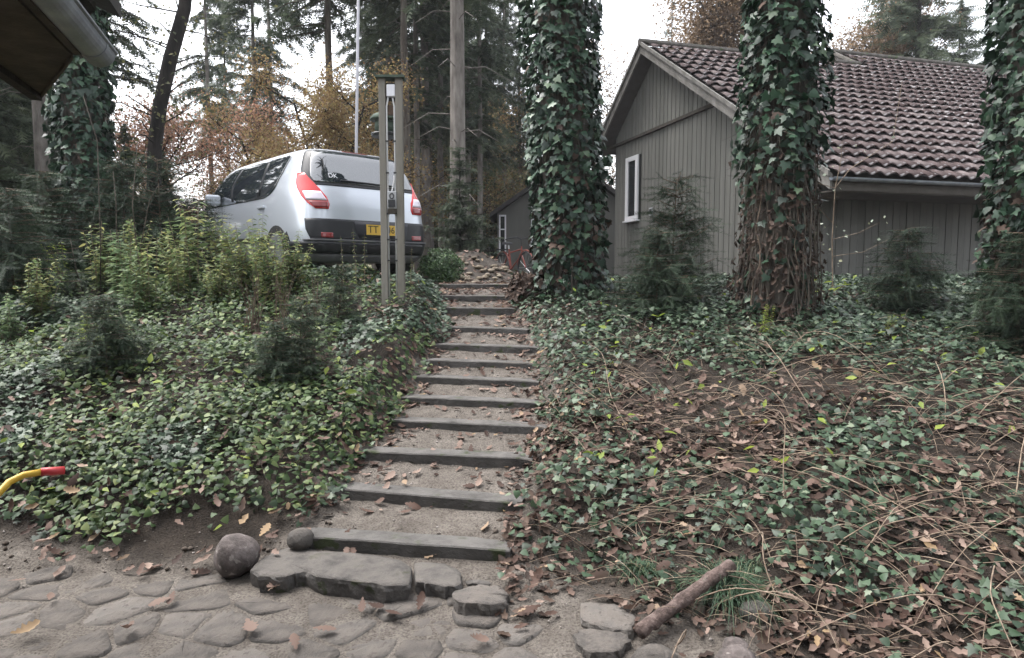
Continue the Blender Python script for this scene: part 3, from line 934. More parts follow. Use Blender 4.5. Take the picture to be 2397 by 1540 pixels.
# ------------------------------------------------------------------ annex behind the first ivy trunk
AY = 23.5
annex = thing('annex_building', 'low grey annex with dark roof and white framed windows behind the bicycle', 'building', (1.4, AY, 1.4))
aL = at(1164, 500, AY); aApx = at(1330, 385, AY)
xl, xm = aL[0], aApx[0]; xr_ = 2 * xm - xl
ze, za_ = aL[2], aApx[2]
V = [(x, y, z) for y in (AY, AY + 6) for x, z in ((xl, 1.2), (xr_, 1.2), (xr_, ze), (xm, za_), (xl, ze))]
MB().add(V, [(0, 1, 2, 3, 4), (9, 8, 7, 6, 5), (0, 4, 9, 5), (1, 6, 7, 2), (4, 3, 8, 9), (3, 2, 7, 8)]).obj('wall', 'wall_paint', annex, world=True)
for sx in (-1, 1):
    xa, xb = (xm, xl - .25) if sx < 0 else (xm, xr_ + .25)
    sl_ = (za_ - ze) / (xm - xl)
    zb_ = za_ - sl_ * abs(xb - xm)
    V = [(x, y, z + d) for y in (AY - .35, AY + 6.3) for x, z, d in ((xa, za_, .02), (xb, zb_, .02), (xb, zb_, .17), (xa, za_, .2))]
    MB().add(V, [(0, 1, 2, 3), (7, 6, 5, 4), (0, 4, 5, 1), (1, 5, 6, 2), (2, 6, 7, 3), (3, 7, 4, 0)]).obj('roof', 'roof_felt', annex, world=True)
def simple_window(parent, u0, u1, v0, v1, Y, fw):
    a, b = at(u0, v0, Y), at(u1, v1, Y)
    x0, x1, z1, z0 = a[0], b[0], a[2], b[2]
    w = MB().box(((x0 + x1) / 2, Y + .01, (z0 + z1) / 2), (x1 - x0, .06, z1 - z0)).obj('window', 'glass_dark', parent, world=True)
    for cx, cz, dx, dz in ((x0 + fw / 2, (z0 + z1) / 2, fw, z1 - z0), (x1 - fw / 2, (z0 + z1) / 2, fw, z1 - z0), ((x0 + x1) / 2, z1 - fw / 2, x1 - x0 - 2 * fw, fw), ((x0 + x1) / 2, z0 + fw / 2, x1 - x0 - 2 * fw, fw), ((x0 + x1) / 2, z0 + (z1 - z0) * .62, x1 - x0 - 2 * fw, fw * .7)):
        MB().box((cx, Y - .05, cz), (dx - .003, .05, dz)).obj('frame', 'white_paint', w, world=True)
    MB().box(((x0 + x1) / 2, Y - .09, z0 - .03), (x1 - x0 + .1, .16, .05)).obj('sill', 'white_paint', w, world=True)
simple_window(annex, 1168, 1185, 503, 592, AY, .055)
simple_window(annex, 1243, 1275, 478, 572, AY, .06)

# ------------------------------------------------------------------ eave of the shed overhead at the top left
EA = math.radians(18.7)
ed = np.array([-math.sin(EA), math.cos(EA)]); en = np.array([-math.cos(EA), -math.sin(EA)])
ge = at(246, 138, 3.1)
shelter = thing('neighbouring_shed', 'dark timber eave with zinc gutter of the shed beside the yard', 'shed', (ge[0] - 1.5, ge[1] - 3, 0))
def E3(l, w, z): q = ge[:2] + ed * l + en * w; return np.array([q[0], q[1], z])
Re = [np.array([ed[0], ed[1], 0]), np.array([en[0], en[1], 0]), np.array([0, 0, 1.])]
zg = ge[2]
cb = at(94, 219, 3.02)
wbox = float(np.dot(cb[:2] - ge[:2], en))
zbot = cb[2]
LB = 5.0
zs_f = zg - .035
q1, q2 = on_z(166, 128, zs_f), on_z(94, 219, zs_f)
ed3 = np.array([ed[0], ed[1], 0])
q3, q4 = q2 - ed3 * 6, q1 - ed3 * 5.2
def slabpoly(pts, z0, z1, nm, mt):
    n = len(pts)
    V = [(p[0], p[1], z) for z in (z0, z1) for p in pts]
    return MB().add(V, [tuple(range(n)), tuple(range(2 * n - 1, n - 1, -1))] + [(k, n + k, n + (k + 1) % n, (k + 1) % n) for k in range(n)]).obj(nm, mt, shelter, world=True)
slabpoly([q1, q2, q3, q4], zs_f, zs_f + .03, 'soffit_board', 'eave_board')
en3 = np.array([en[0], en[1], 0])
slabpoly([q2 + ed3 * .03 + en3 * .0, q2 + en3 * .045 + ed3 * .02, q3 + en3 * .045, q3], zs_f - .03, zs_f + .10, 'edge_board', 'bark_dark')
slabpoly([q1 + ed3 * .004, q1 + ed3 * .03, q2 + ed3 * .034, q2 + ed3 * .004], zs_f - .012, zs_f + .16, 'end_board', 'eave_board')
slabpoly([q1 - en3 * .04, q1 - en3 * .012, q4 - en3 * .012, q4 - en3 * .04], zs_f + .0, zs_f + .2, 'fascia', 'eave_board')
slabpoly([q1 - en3 * .09 + ed3 * .05, q2 + en3 * .08 + ed3 * .06, q3 + en3 * .08, q4 - en3 * .09], zs_f + .21, zs_f + .24, 'roof_sheet', 'roof_felt')
zbot = zs_f
rg = .066
def half_pipe(l0, l1, r, w0, z0, nm, mat, a0=math.pi * .97, a1=math.pi * 2.03):
    arc = [(math.cos(w) * r, math.sin(w) * r) for w in np.linspace(a0, a1, 15)]
    prof = arc + [(a * .94, b * .94) for a, b in arc[::-1]]
    V = [E3(l, w0 - a, z0 + b) for l in (l0, l1) for a, b in prof]
    n = len(prof)
    return MB().add(V, [(k, (k + 1) % n, n + (k + 1) % n, n + k) for k in range(n)] + [tuple(range(n)), tuple(range(2 * n - 1, n - 1, -1))]).obj(nm, mat, shelter, world=True, smooth=False)
gzz = zg + .03
half_pipe(-LB, 0, rg, .025, gzz, 'gutter', 'zinc')
for l in (-.14, -.95, -1.8): half_pipe(l - .012, l + .012, rg * 1.05, .025, gzz, 'gutter_joint', 'zinc')
V = [E3(0.001, .025 - math.cos(w) * rg, gzz + math.sin(w) * rg) for w in np.linspace(math.pi, 2 * math.pi, 15)] + [E3(.012, .025 - math.cos(w) * rg, gzz + math.sin(w) * rg) for w in np.linspace(math.pi, 2 * math.pi, 15)]
MB().add(V, [tuple(range(15)), tuple(range(29, 14, -1))] + [(k, k + 1, 16 + k, 15 + k) for k in range(14)]).obj('gutter_end', 'zinc', shelter, world=True)
MB().tube([E3(-LB, -.042, gzz + .004), E3(.01, -.042, gzz + .004)], .009, 6).obj('gutter_bead', 'zinc', shelter, world=True)
V = [E3(l, w, z) for z0, z1 in ((0, 1),) for l in (-1.35, -8) for w, z in ((.5, -.1), (5.5, -.1), (5.5, zbot + .1), (3.0, zbot + 1.15), (.5, zbot + .1))]
MB().add(V, [(0, 1, 2, 3, 4), (9, 8, 7, 6, 5), (0, 4, 9, 5), (1, 6, 7, 2), (4, 3, 8, 9), (3, 2, 7, 8)]).obj('wall', 'eave_board', shelter, world=True)
for wa, wb in ((-.06, 3.0), (3.0, 6.06)):
    za_, zb_ = (zbot + .24, zbot + 1.5) if wa < 1 else (zbot + 1.5, zbot + .24)
    V = [E3(l, w, z + d) for l in (.06, -8.4) for w, z, d in ((wa, za_, 0), (wb, zb_, 0), (wb, zb_, .06), (wa, za_, .06))]
    MB().add(V, [(0, 1, 2, 3), (7, 6, 5, 4), (0, 4, 5, 1), (1, 5, 6, 2), (2, 6, 7, 3), (3, 7, 4, 0)]).obj('roof_slope', 'roof_felt', shelter, world=True)

# ------------------------------------------------------------------ twin-post lamp stand
PY_ = 6.9
pl0, pl1 = at(888.5, 400, PY_), at(904, 400, PY_); pr0, pr1 = at(927, 400, PY_), at(943.5, 400, PY_)
ztp = at(915, 182, PY_)[2]; zgp = gz((pl0[0] + pr1[0]) / 2, PY_) - .3
stand = thing('lamp_stand', 'twin grey timber posts with white lamp, cables and power socket', 'post', ((pl0[0] + pr1[0]) / 2, PY_ + .05, zgp + .3))
for a, b in ((pl0, pl1), (pr0, pr1)):
    MB().box(((a[0] + b[0]) / 2, PY_ + .03, (ztp + zgp) / 2), (b[0] - a[0], .06, ztp - zgp)).obj('post', 'post_wood', stand, world=True, bevel=.004)
xmid = (pl1[0] + pr0[0]) / 2; gapw = pr0[0] - pl1[0]
MB().box((xmid, PY_ + .05, ztp + .012), (pr1[0] - pl0[0] + .05, .17, .022)).obj('cap', 'cap_green', stand, world=True)
zl1, zl0 = at(915, 190, PY_)[2], at(915, 232, PY_)[2]
MB().box((xmid, PY_ + .075, (zl1 + zl0) / 2), (gapw - .002, .03, zl1 - zl0)).obj('backing_block', 'eave_board', stand, world=True)
za1, za0 = at(915, 197, PY_)[2], at(915, 226, PY_)[2]
MB().box((xmid + .008, PY_ + .02, (za1 + za0) / 2), (gapw * .84, .055, za1 - za0)).obj('lamp', 'lamp_white', stand, world=True, bevel=.008)
MB().box((xmid, PY_ + .05, at(915, 256, PY_)[2]), (gapw - .002, .04, .09)).obj('spacer', 'bark_red', stand, world=True)
for s_, xx in ((-1, pl1[0] + .011), (1, pr0[0] - .011)):
    zt = at(915, 233, PY_)[2]
    MB().tube([(xmid + s_ * .022, PY_ + .02, zt + .03), (xx - s_ * .010, PY_ + .02, zt - .015), (xx, PY_ + .015, zt - .06), (xx, PY_ + .015, zgp + .3)], .009, 8).obj('cable', 'cable', stand, world=True, smooth=True)
    for q in (330, 404, 500, 560, 610):
        MB().box((xx, PY_ + .012, at(915, q, PY_)[2]), (.03, .03, .012)).obj('cable_clip', 'dark_plastic', stand, world=True)
zs1, zs0 = at(915, 448, PY_)[2], at(915, 489, PY_)[2]
sk = MB().box((pr0[0] - .042, PY_ + .005, (zs1 + zs0) / 2), (.088, .07, zs1 - zs0)).obj('socket_box', 'grey_plastic', stand, world=True, bevel=.006)
MB().box((pr0[0] - .042, PY_ - .032, zs0 + (zs1 - zs0) * .30), (.072, .02, (zs1 - zs0) * .42)).obj('socket_cover', 'dark_plastic', sk, world=True)
ring = [(pr0[0] - .042 + .02 * math.cos(w), PY_ - .034, zs0 + (zs1 - zs0) * .72 + .026 * math.sin(w)) for w in np.linspace(0, 2 * math.pi, 15)]
MB().tube(ring, .006, 6, False).obj('socket_ring', 'dark_plastic', sk, world=True)
MB().box((pr0[0] - .042, PY_ - .0, zs0 - .025), (.085, .06, .05)).obj('socket_foot', 'eave_board', sk, world=True)
zc = at(925, 418, PY_)[2]
MB().tube([(pr0[0] - .02, PY_ + .01, zc + .03), (pr0[0] - .02, PY_ + .005, zc - .01), (pr0[0] - .045, PY_ + .005, zs1 + .005)], .008, 6).obj('cable', 'cable', stand, world=True)

# bird feeder on its pole behind the stand
FY = 8.2
fc = at(900, 292, FY); f1 = at(906, 264, FY)[2]; f0 = at(906, 321, FY)[2]
feeder = thing('bird_feeder', 'green bird feeder with domed roof on a pole behind the twin posts', 'bird feeder', (fc[0], FY, gz(fc[0], FY)))
hh = f1 - f0
MB().tube([(fc[0], FY, gz(fc[0], FY) - .1), (fc[0], FY, f0 + .01)], .022, 8).obj('pole', 'bark_dark', feeder, world=True)
MB().lathe([(.02, 0), (.15, .0), (.165, .03), (.15, .045), (.04, .05)], 14, (fc[0], FY, f0)).obj('tray', 'dark_plastic', feeder, world=True)
MB().lathe([(.115, .05), (.12, hh * .45), (.11, hh * .72)], 14, (fc[0], FY, f0)).obj('body', 'cap_green', feeder, world=True, smooth=True)
MB().lathe([(.17, hh * .68), (.175, hh * .74), (.13, hh * .92), (.05, hh * 1.02), (.012, hh * 1.12)], 14, (fc[0], FY, f0)).obj('roof', 'cap_green', feeder, world=True, smooth=True)
MB().lathe([(.045, -.01), (.05, 0), (.045, .012)], 12, (fc[0], FY - .118, f0 + hh * .45)).obj('opening', 'dark_plastic', feeder, world=True)
# flag pole
FP = 14.0
fp = at(834, 345, FP); fq = at(839, 0, FP)
MB().tube([(fp[0], FP, gz(fp[0], FP) - .3), (fp[0], FP, fp[2]), (fq[0], FP, fq[2]), (fq[0] + .02, FP, fq[2] + 1.8)], [.034, .032, .028, .02], 10).obj('flag_pole', 'pole_metal', smooth=True)
tag(bpy.data.objects['flag_pole'], 'thin pale metal flag pole rising behind the silver car', 'pole')

# ------------------------------------------------------------------ the silver car (local x = forward, y = left, origin on the ground under the rear bumper)
CA = math.radians(43)
CO = np.array([-1.72, 8.45])
CZ = 1.60
car = thing('parked_car', 'silver people carrier parked above the bank with its rear towards the steps', 'car', (CO[0], CO[1], CZ), math.pi / 2 + CA)
kz = np.array([.17, .22, .30, .42, .56, .70, .86, 1.00, 1.12, 1.22, 1.36, 1.48, 1.55, 1.60, 1.63])
kxr = np.array([.12, .06, .02, .00, .01, .02, .035, .085, .15, .19, .26, .32, .37, .46, .75])
kxf = np.array([4.05, 4.15, 4.22, 4.25, 4.24, 4.18, 4.02, 3.76, 3.55, 3.45, 3.28, 3.12, 3.0, 2.8, 2.4])
kb = np.array([.78, .83, .87, .895, .905, .905, .90, .89, .87, .845, .795, .74, .69, .61, .42])
kn = np.array([10, 10, 10, 10, 10, 9.5, 9, 8.5, 8, 8, 7.5, 7, 6.5, 5.5, 4.5])
def CS(z):
    return [np.interp(z, kz, q) for q in (kxr, kxf, kb, kn)]
zf = np.linspace(kz[0], kz[-1], 60)
def smooth_tab(q):
    v = np.interp(zf, kz, q)
    for _ in range(4): v[1:-1] = (v[:-2] + 2 * v[1:-1] + v[2:]) / 4
    return v
kxr, kxf, kb, kn = [smooth_tab(q) for q in (kxr, kxf, kb, kn)]; kz = zf
def car_pt(phi, z, off=0.0):
    xr, xf, b, n = CS(z)
    xc, a = (xr + xf) / 2, (xf - xr) / 2
    c, s = math.cos(phi), math.sin(phi)
    return np.array([xc + (a + off) * math.copysign(abs(c) ** (2 / n), c), (b + off) * math.copysign(abs(s) ** (2 / n), s), z])
def phi_y(f, z):      # rear half, lateral fraction f of the half width (+ = left)
    n = CS(z)[3]
    return math.pi - math.copysign(math.asin(min(1, abs(f) ** (n / 2))), f)
def phi_x(x, z, side=1):
    xr, xf, b, n = CS(z); xc, a = (xr + xf) / 2, (xf - xr) / 2
    q = (x - xc) / a
    ph = math.acos(max(-1, min(1, math.copysign(abs(q) ** (n / 2), q))))
    return ph * side
NP = 120
base = np.linspace(0, 2 * math.pi, NP, endpoint=False)
phs = []
for w in base: phs.append(w)
# even out the ring: blend towards corner-rich sampling
phs = sorted([math.atan2(math.copysign(abs(math.sin(w)) ** 3.2, math.sin(w)), math.copysign(abs(math.cos(w)) ** 3.2, math.cos(w))) % (2 * math.pi) for w in base])
V = []; Fc = []
zs = list(zf)
for z in zs:
    for ph in phs: V.append(car_pt(ph, z))
for i in range(len(zs) - 1):
    for k in range(NP):
        k2 = (k + 1) % NP
        Fc.append((i * NP + k, i * NP + k2, (i + 1) * NP + k2, (i + 1) * NP + k))
top = [(len(zs) - 1) * NP + k for k in range(NP)]
ctr = np.mean([V[t] for t in top], 0)
o0 = len(V)
for s_, dz in ((.6, .016), (.25, .022)):
    for t in top: V.append(ctr + (np.array(V[t]) - ctr) * s_ + np.array([0, 0, dz]))
V.append(ctr + np.array([0, 0, .024]))
for k in range(NP):
    k2 = (k + 1) % NP
    Fc += [(top[k], top[k2], o0 + k2, o0 + k), (o0 + k, o0 + k2, o0 + NP + k2, o0 + NP + k), (o0 + NP + k, o0 + NP + k2, o0 + 2 * NP)]
Fc.append(tuple(range(NP))[::-1])
MB().add(V, Fc).obj('body', 'silver', car, smooth=True)
def patch(name, mat, rows, off, parent=car, nc=14, thick=.0):
    """rows: (z, phi0, phi1) from bottom to top, laid on the body surface with thickness"""
    V = []; Fc = []
    # densify rows
    rr = []
    for (a, b) in zip(rows[:-1], rows[1:]):
        for t in np.linspace(0, 1, 5)[:-1]: rr.append([a[q] + (b[q] - a[q]) * t for q in range(3)])
    rr.append(list(rows[-1]))
    for z, a, b in rr:
        for t in np.linspace(0, 1, nc): V.append(car_pt(a + (b - a) * t, z, off))
    n = nc
    for i in range(len(rr) - 1):
        for k in range(n - 1): Fc.append((i * n + k, i * n + k + 1, (i + 1) * n + k + 1, (i + 1) * n + k))
    # rim wall back to the body
    loop = list(range(n)) + [i * n + n - 1 for i in range(1, len(rr))] + [(len(rr) - 1) * n + k for k in range(n - 2, -1, -1)] + [i * n for i in range(len(rr) - 2, 0, -1)]
    o_ = len(V)
    for q in loop:
        i, k = divmod(q, n); z, a, b = rr[i]
        V.append(car_pt(a + (b - a) * k / (n - 1), z, -.01))
    for j in range(len(loop)):
        j2 = (j + 1) % len(loop)
        Fc.append((loop[j], o_ + j, o_ + j2, loop[j2]))
    return MB().add(V, Fc).obj(name, mat, parent, smooth=False)
def ry(z, f0, f1): return (z, phi_y(f0, z), phi_y(f1, z))
sm = lambda o: (o.data.polygons.foreach_set('use_smooth', np.ones(len(o.data.polygons), bool)), o)[1]
sm(patch('rear_window_surround', 'car_black', [ry(1.09, .88, -.88), ry(1.14, .925, -.925), ry(1.30, .93, -.93), ry(1.52, .92, -.92), ry(1.555, .90, -.90)], .004, nc=30))
sm(patch('rear_window', 'car_glass', [ry(1.13, .80, -.80), ry(1.2, .84, -.84), ry(1.36, .85, -.85), ry(1.535, .84, -.84)], .009, nc=30))
sm(patch('brake_light', 'dark_lens', [ry(1.565, .28, -.28), ry(1.59, .28, -.28)], .012))
# taillights, left and right
for sgn in (1, -1):
    def rw(z, fin, xo):
        a = phi_y(fin, z)
        b = phi_x(CS(z)[0] + xo, z)
        if sgn < 0: return (z, 2 * math.pi - b, 2 * math.pi - a) if False else (z, -b, -a + 0) if False else (z, 2 * math.pi - a, 2 * math.pi - b)
        return (z, a, b)
    L0 = sm(patch('tail_light', 'red_lens', [rw(.80, .66, .04), rw(.86, .64, .10), rw(.95, .67, .17), rw(1.05, .75, .22), rw(1.12, .81, .23), rw(1.24, .90, .21)], .012, nc=20))
    sm(patch('clear_lens', 'clear_lens', [rw(.90, .665, .11), rw(1.01, .735, .15)], .017, L0, nc=12))
    sm(patch('lower_lens', 'dark_lens', [rw(.815, .665, .045), rw(.89, .655, .09)], .0155, L0, nc=12))
    sm(patch('bumper_reflector', 'dark_lens', [ry(.46, .78 * sgn, .62 * sgn), ry(.52, .78 * sgn, .62 * sgn)], .016))
sm(patch('tailgate_trim', 'car_black', [ry(.44, .90, -.90), ry(.56, .93, -.93), ry(.685, .93, -.93)], .006, nc=30))
sm(patch('plate_recess', 'car_char', [ry(.475, .24, -.50), ry(.675, .30, -.56)], .010, nc=16))
sm(patch('bumper_edge', 'car_grey', [ry(.425, .95, -.95), ry(.442, .95, -.95)], .030, nc=30))
sm(patch('bumper', 'car_black', [(.27, phi_x(.55, .27), 2 * math.pi - phi_x(.55, .27)), (.42, phi_x(.5, .42), 2 * math.pi - phi_x(.5, .42))], .022, nc=44))
sm(patch('bumper_valance', 'car_grey', [ry(.165, .95, -.95), ry(.265, .95, -.95)], .012, nc=30))
# number plate
pc = car_pt(math.pi, .575, .0)
plate = MB().box((pc[0] - .022, -.12, .575), (.012, .47, .125)).obj('number_plate', 'plate_yellow', car)
def text(body, size, mat, parent, loc, rot, name):
    cu = bpy.data.curves.new(name, 'FONT'); cu.body = body; cu.size = size; cu.align_x = 'CENTER'; cu.align_y = 'CENTER'; cu.extrude = .001
    t_ = bpy.data.objects.new(name, cu); COL.objects.link(t_)
    bpy.context.view_layer.update()
    me = bpy.data.meshes.new_from_object(t_.evaluated_get(bpy.context.evaluated_depsgraph_get()))
    bpy.data.objects.remove(t_)
    me.materials.clear(); me.materials.append(M[mat])
    o = link(name, me, parent); o.location = loc; o.rotation_euler = rot
    return o
ROT = (math.pi / 2, 0, -math.pi / 2)
text('TT', .125, 'ink', plate, (pc[0] - .0295, .025, .575), ROT, 'plate_letters')
text('46', .115, 'ink', plate, (pc[0] - .0295, -.232, .575), ROT, 'plate_digits')
q = car_pt(phi_y(.56, 1.215), 1.215, .012)
st = text('DK', .085, 'sticker', car, (q[0] - .008, q[1] - .02, 1.215), (math.radians(66), 0, -math.pi / 2 - math.radians(4)), 'country_sticker')
# wiper
MB().tube([car_pt(phi_y(f, 1.155), 1.155 + .012 * (f + .5), .022) for f in (.42, .2, 0, -.2, -.42)], .010, 6).obj('wiper', 'car_black', car)
# side glass both sides, handles, wheels
for sgn in (1, -1):
    def rs(z, x0, x1):
        a, b = phi_x(x0, z), phi_x(x1, z)
        return (z, a, b) if sgn > 0 else (z, 2 * math.pi - a, 2 * math.pi - b)
    sm(patch('side_window', 'car_glass', [rs(.99, 1.2, 3.4), rs(1.03, 1.0, 3.38), rs(1.1, .88, 3.3), rs(1.2, .81, 3.2), rs(1.36, .73, 3.05), rs(1.48, .70, 2.9), rs(1.505, .78, 2.85)], .006, nc=34))
    for xx in (1.32, 2.2):
        sm(patch('window_pillar', 'car_black', [rs(1.03, xx, xx + .07), rs(1.47, xx - .03, xx + .04)], .010, nc=3))
    sm(patch('side_trim', 'car_black', [rs(.44, .75, 3.4), rs(.50, .75, 3.4)], .016, nc=30))
    for xx in (.82, 3.42):
        wh_ = thing('w', None, None)
        bpy.data.objects.remove(wh_)
        yy = sgn * .80
        prof = []
        def disc(r0, r1, y0, y1, nm, mt, par):
            V = []; Fc = []; n = 28
            for (r, y) in ((r1, y0), (r0, y0), (r0, y1), (r1, y1)):
                for k in range(n):
                    w = 2 * math.pi * k / n
                    V.append((xx + r * math.cos(w), y, .315 + r * math.sin(w)))
            for i in range(3):
                for k in range(n): Fc.append((i * n + k, i * n + (k + 1) % n, (i + 1) * n + (k + 1) % n, (i + 1) * n + k))
            Fc.append(tuple(range(n))); Fc.append(tuple(3 * n + k for k in range(n))[::-1])
            return MB().add(V, Fc).obj(nm, mt, par)
        arch = disc(.37, .36, yy + sgn * .0, yy + sgn * .098, 'wheel_arch', 'car_black', car)
        wheel = disc(.315, .29, yy - sgn * .12, yy + sgn * .112, 'wheel', 'tyre', car)
        disc(.215, .20, yy + sgn * .05, yy + sgn * .120, 'rim', 'rim', wheel)
    m_ = car_pt(phi_x(2.75, 1.05), 1.05)
    MB().box((2.72, sgn * (m_[1] + .11), 1.08), (.10, .2, .15)).obj('wing_mirror', 'silver', car, bevel=.03)
    q = car_pt(phi_x(1.25, .88), .88)
    MB().box((1.25, sgn * (q[1] + .012), .88), (.2, .03, .035)).obj('door_handle', 'silver', car, bevel=.008)
sm(patch('windscreen', 'car_glass', [(1.08, phi_x(3.2, 1.08), -phi_x(3.2, 1.08)), (1.5, phi_x(2.25, 1.5), -phi_x(2.25, 1.5))], .006, nc=24))
MB().tube([(2.0, 0, 1.63), (1.75, 0, 1.83)], .006, 5).obj('aerial', 'car_black', car)

# ------------------------------------------------------------------ bicycle on its stand before the annex
BY = 14.2
bq = at(1203, 600, BY)
bz = gz(bq[0], BY)
bike = thing('bicycle', 'old red bicycle with black saddle parked in front of the annex', 'bicycle', (bq[0], BY, bz), math.radians(-62))
for sgn, nm in ((-.52, 'wheel'), (.52, 'wheel')):
    ring = [(sgn + .32 * math.cos(w), 0, .34 + .32 * math.sin(w)) for w in np.linspace(0, 2 * math.pi, 29)]
    wv = MB().tube(ring, .02, 6, False).obj(nm, 'bike_dark', bike)
    mb = MB()
    for w in np.linspace(0, 2 * math.pi, 12, endpoint=False): mb.tube([(sgn, 0, .34), (sgn + .31 * math.cos(w), 0, .34 + .31 * math.sin(w))], .0025, 4)
    mb.obj('spokes', 'bike_chrome', wv)
    arcm = [(sgn + .355 * math.cos(w), 0, .34 + .355 * math.sin(w)) for w in np.linspace(.1, math.pi * .95, 13)]
    MB().tube(arcm, .02, 6).obj('mudguard', 'bike_red', bike)
fr_ = MB()
for a, b in (((-.12, 0, .32), (-.22, 0, .74)), ((-.12, 0, .32), (.36, 0, .62)), ((-.2, 0, .66), (.34, 0, .72)), ((.33, 0, .78), (.36, 0, .58)), ((-.52, 0, .34), (-.12, 0, .32)), ((-.52, 0, .34), (-.2, 0, .66)), ((.36, 0, .58), (.52, 0, .34))):
    fr_.tube([a, b], .017, 7)
fr_.obj('frame', 'bike_red', bike)
MB().tube([(-.22, 0, .7), (-.235, 0, .82)], .013, 6).obj('seat_post', 'bike_chrome', bike)
MB().add([(-.37, -.09, .84), (-.37, .09, .84), (-.2, .05, .83), (-.2, -.05, .83), (-.06, 0, .84), (-.37, -.08, .9), (-.37, .08, .9), (-.2, .045, .88), (-.2, -.045, .88), (-.07, 0, .87)],
         [(0, 3, 2, 1), (3, 4, 2), (5, 6, 7, 8), (8, 7, 9), (0, 1, 6, 5), (1, 2, 7, 6), (2, 4, 9, 7), (4, 3, 8, 9), (3, 0, 5, 8)]).obj('saddle', 'bike_dark', bike)
MB().tube([(.33, 0, .76), (.31, 0, .93), (.34, .12, .96), (.24, .26, .94), (.14, .27, .92)], .012, 6).obj('handlebar', 'bike_dark', bike)
MB().tube([(.31, 0, .93), (.34, -.12, .96), (.24, -.26, .94), (.14, -.27, .92)], .012, 6).obj('handlebar', 'bike_dark', bike)
MB().tube([(-.35, 0, .33), (-.33, .12, .02)], .009, 6).obj('kickstand', 'bike_chrome', bike)
MB().tube([(-.33, -.02, .33), (-.31, -.12, .02)], .009, 6).obj('kickstand', 'bike_chrome', bike)
MB().box((-.53, 0, .74), (.36, .13, .02)).obj('carrier', 'bike_dark', bike)

# ------------------------------------------------------------------ wheelbarrow handle at the yard's edge
wy = 3.15
h0, h1, h2, h3 = at(-60, 1215, wy - .25), at(22, 1128, wy - .06), at(55, 1112, wy), at(96, 1105, wy + .03)
h4 = at(150, 1101, wy + .1)
barrow = thing('wheelbarrow', 'yellow wheelbarrow handle with red grip over the yard edge', 'wheelbarrow', (h0[0] - .5, wy - .4, 0))
dirb = (h0 - h1) / np.linalg.norm(h0 - h1)
back = h0 + np.array([-.75, -.25, -.12])
MB().tube([back, h0, h1, h2, h3], .0165, 10).obj('handle', 'yellow_paint', barrow, world=True, smooth=True)
MB().tube([h3, h3 + (h4 - h3) * .5, h4], .0205, 12).obj('grip', 'red_grip', barrow, world=True, smooth=True)
off = np.array([-.1, -.55, 0])
MB().tube([back + off, h0 + off, h1 + off, h2 + off], .0165, 8).obj('handle', 'yellow_paint', barrow, world=True)
tb_ = back + off / 2
V = [tb_ + np.array(q) for q in ((.25, -.3, .02), (-.75, -.32, .05), (-.75, .32, .05), (.25, .3, .02), (.1, -.2, -.2), (-.5, -.2, -.22), (-.5, .2, -.22), (.1, .2, -.2))]
MB().add(V, [(4, 5, 6, 7), (0, 1, 5, 4), (1, 2, 6, 5), (2, 3, 7, 6), (3, 0, 4, 7)]).obj('tray', 'yellow_paint', barrow, world=True)
wl_ = [tb_ + np.array((-.85 + .19 * math.cos(w), 0, 0)) for w in (0,)][0]
ring = [(tb_[0] - .9 + .16 * math.cos(w), tb_[1], .19 + .16 * math.sin(w)) for w in np.linspace(0, 2 * math.pi, 21)]
MB().tube(ring, .035, 8, False).obj('wheel', 'tyre', barrow, world=True)
for dy in (-.22, .22):
    MB().tube([tb_ + np.array((.05, dy, -.2)), np.array([tb_[0] + .1, tb_[1] + dy, 0.0])], .014, 6).obj('leg', 'yellow_paint', barrow, world=True)
    MB().tube([tb_ + np.array((-.45, dy, -.2)), np.array([tb_[0] - .9, tb_[1] + dy * .3, .19])], .014, 6).obj('fork', 'yellow_paint', barrow, world=True)

# the rotten log
la, lb = on_z(1497, 1478, .09), on_z(1712, 1322, .25)
lp = [la + (lb - la) * t for t in np.linspace(0, 1, 22)]
rr = np.random.default_rng(2)
for q in lp: q[2] = max(q[2], gz(q[0], q[1]) + .035) + rr.uniform(-.006, .006)
tag(MB().tube(lp, [.031 + rr.uniform(-.0035, .0035) for _ in lp], 12).obj('log', 'bark_log', smooth=True), 'reddish brown fallen branch log resting against the grass tuft', 'log')
# pale tarpaulin bundle under the trees
p = at(132, 602, 8.6)
rock('tarpaulin_bundle', (p[0], 8.6, gz(p[0], 8.6) + .18), .2, (1, .8, 1.1), 'pale grey tarpaulin bundle half hidden under the dark conifers', 'tarpaulin', 'tarp', 71, .12)

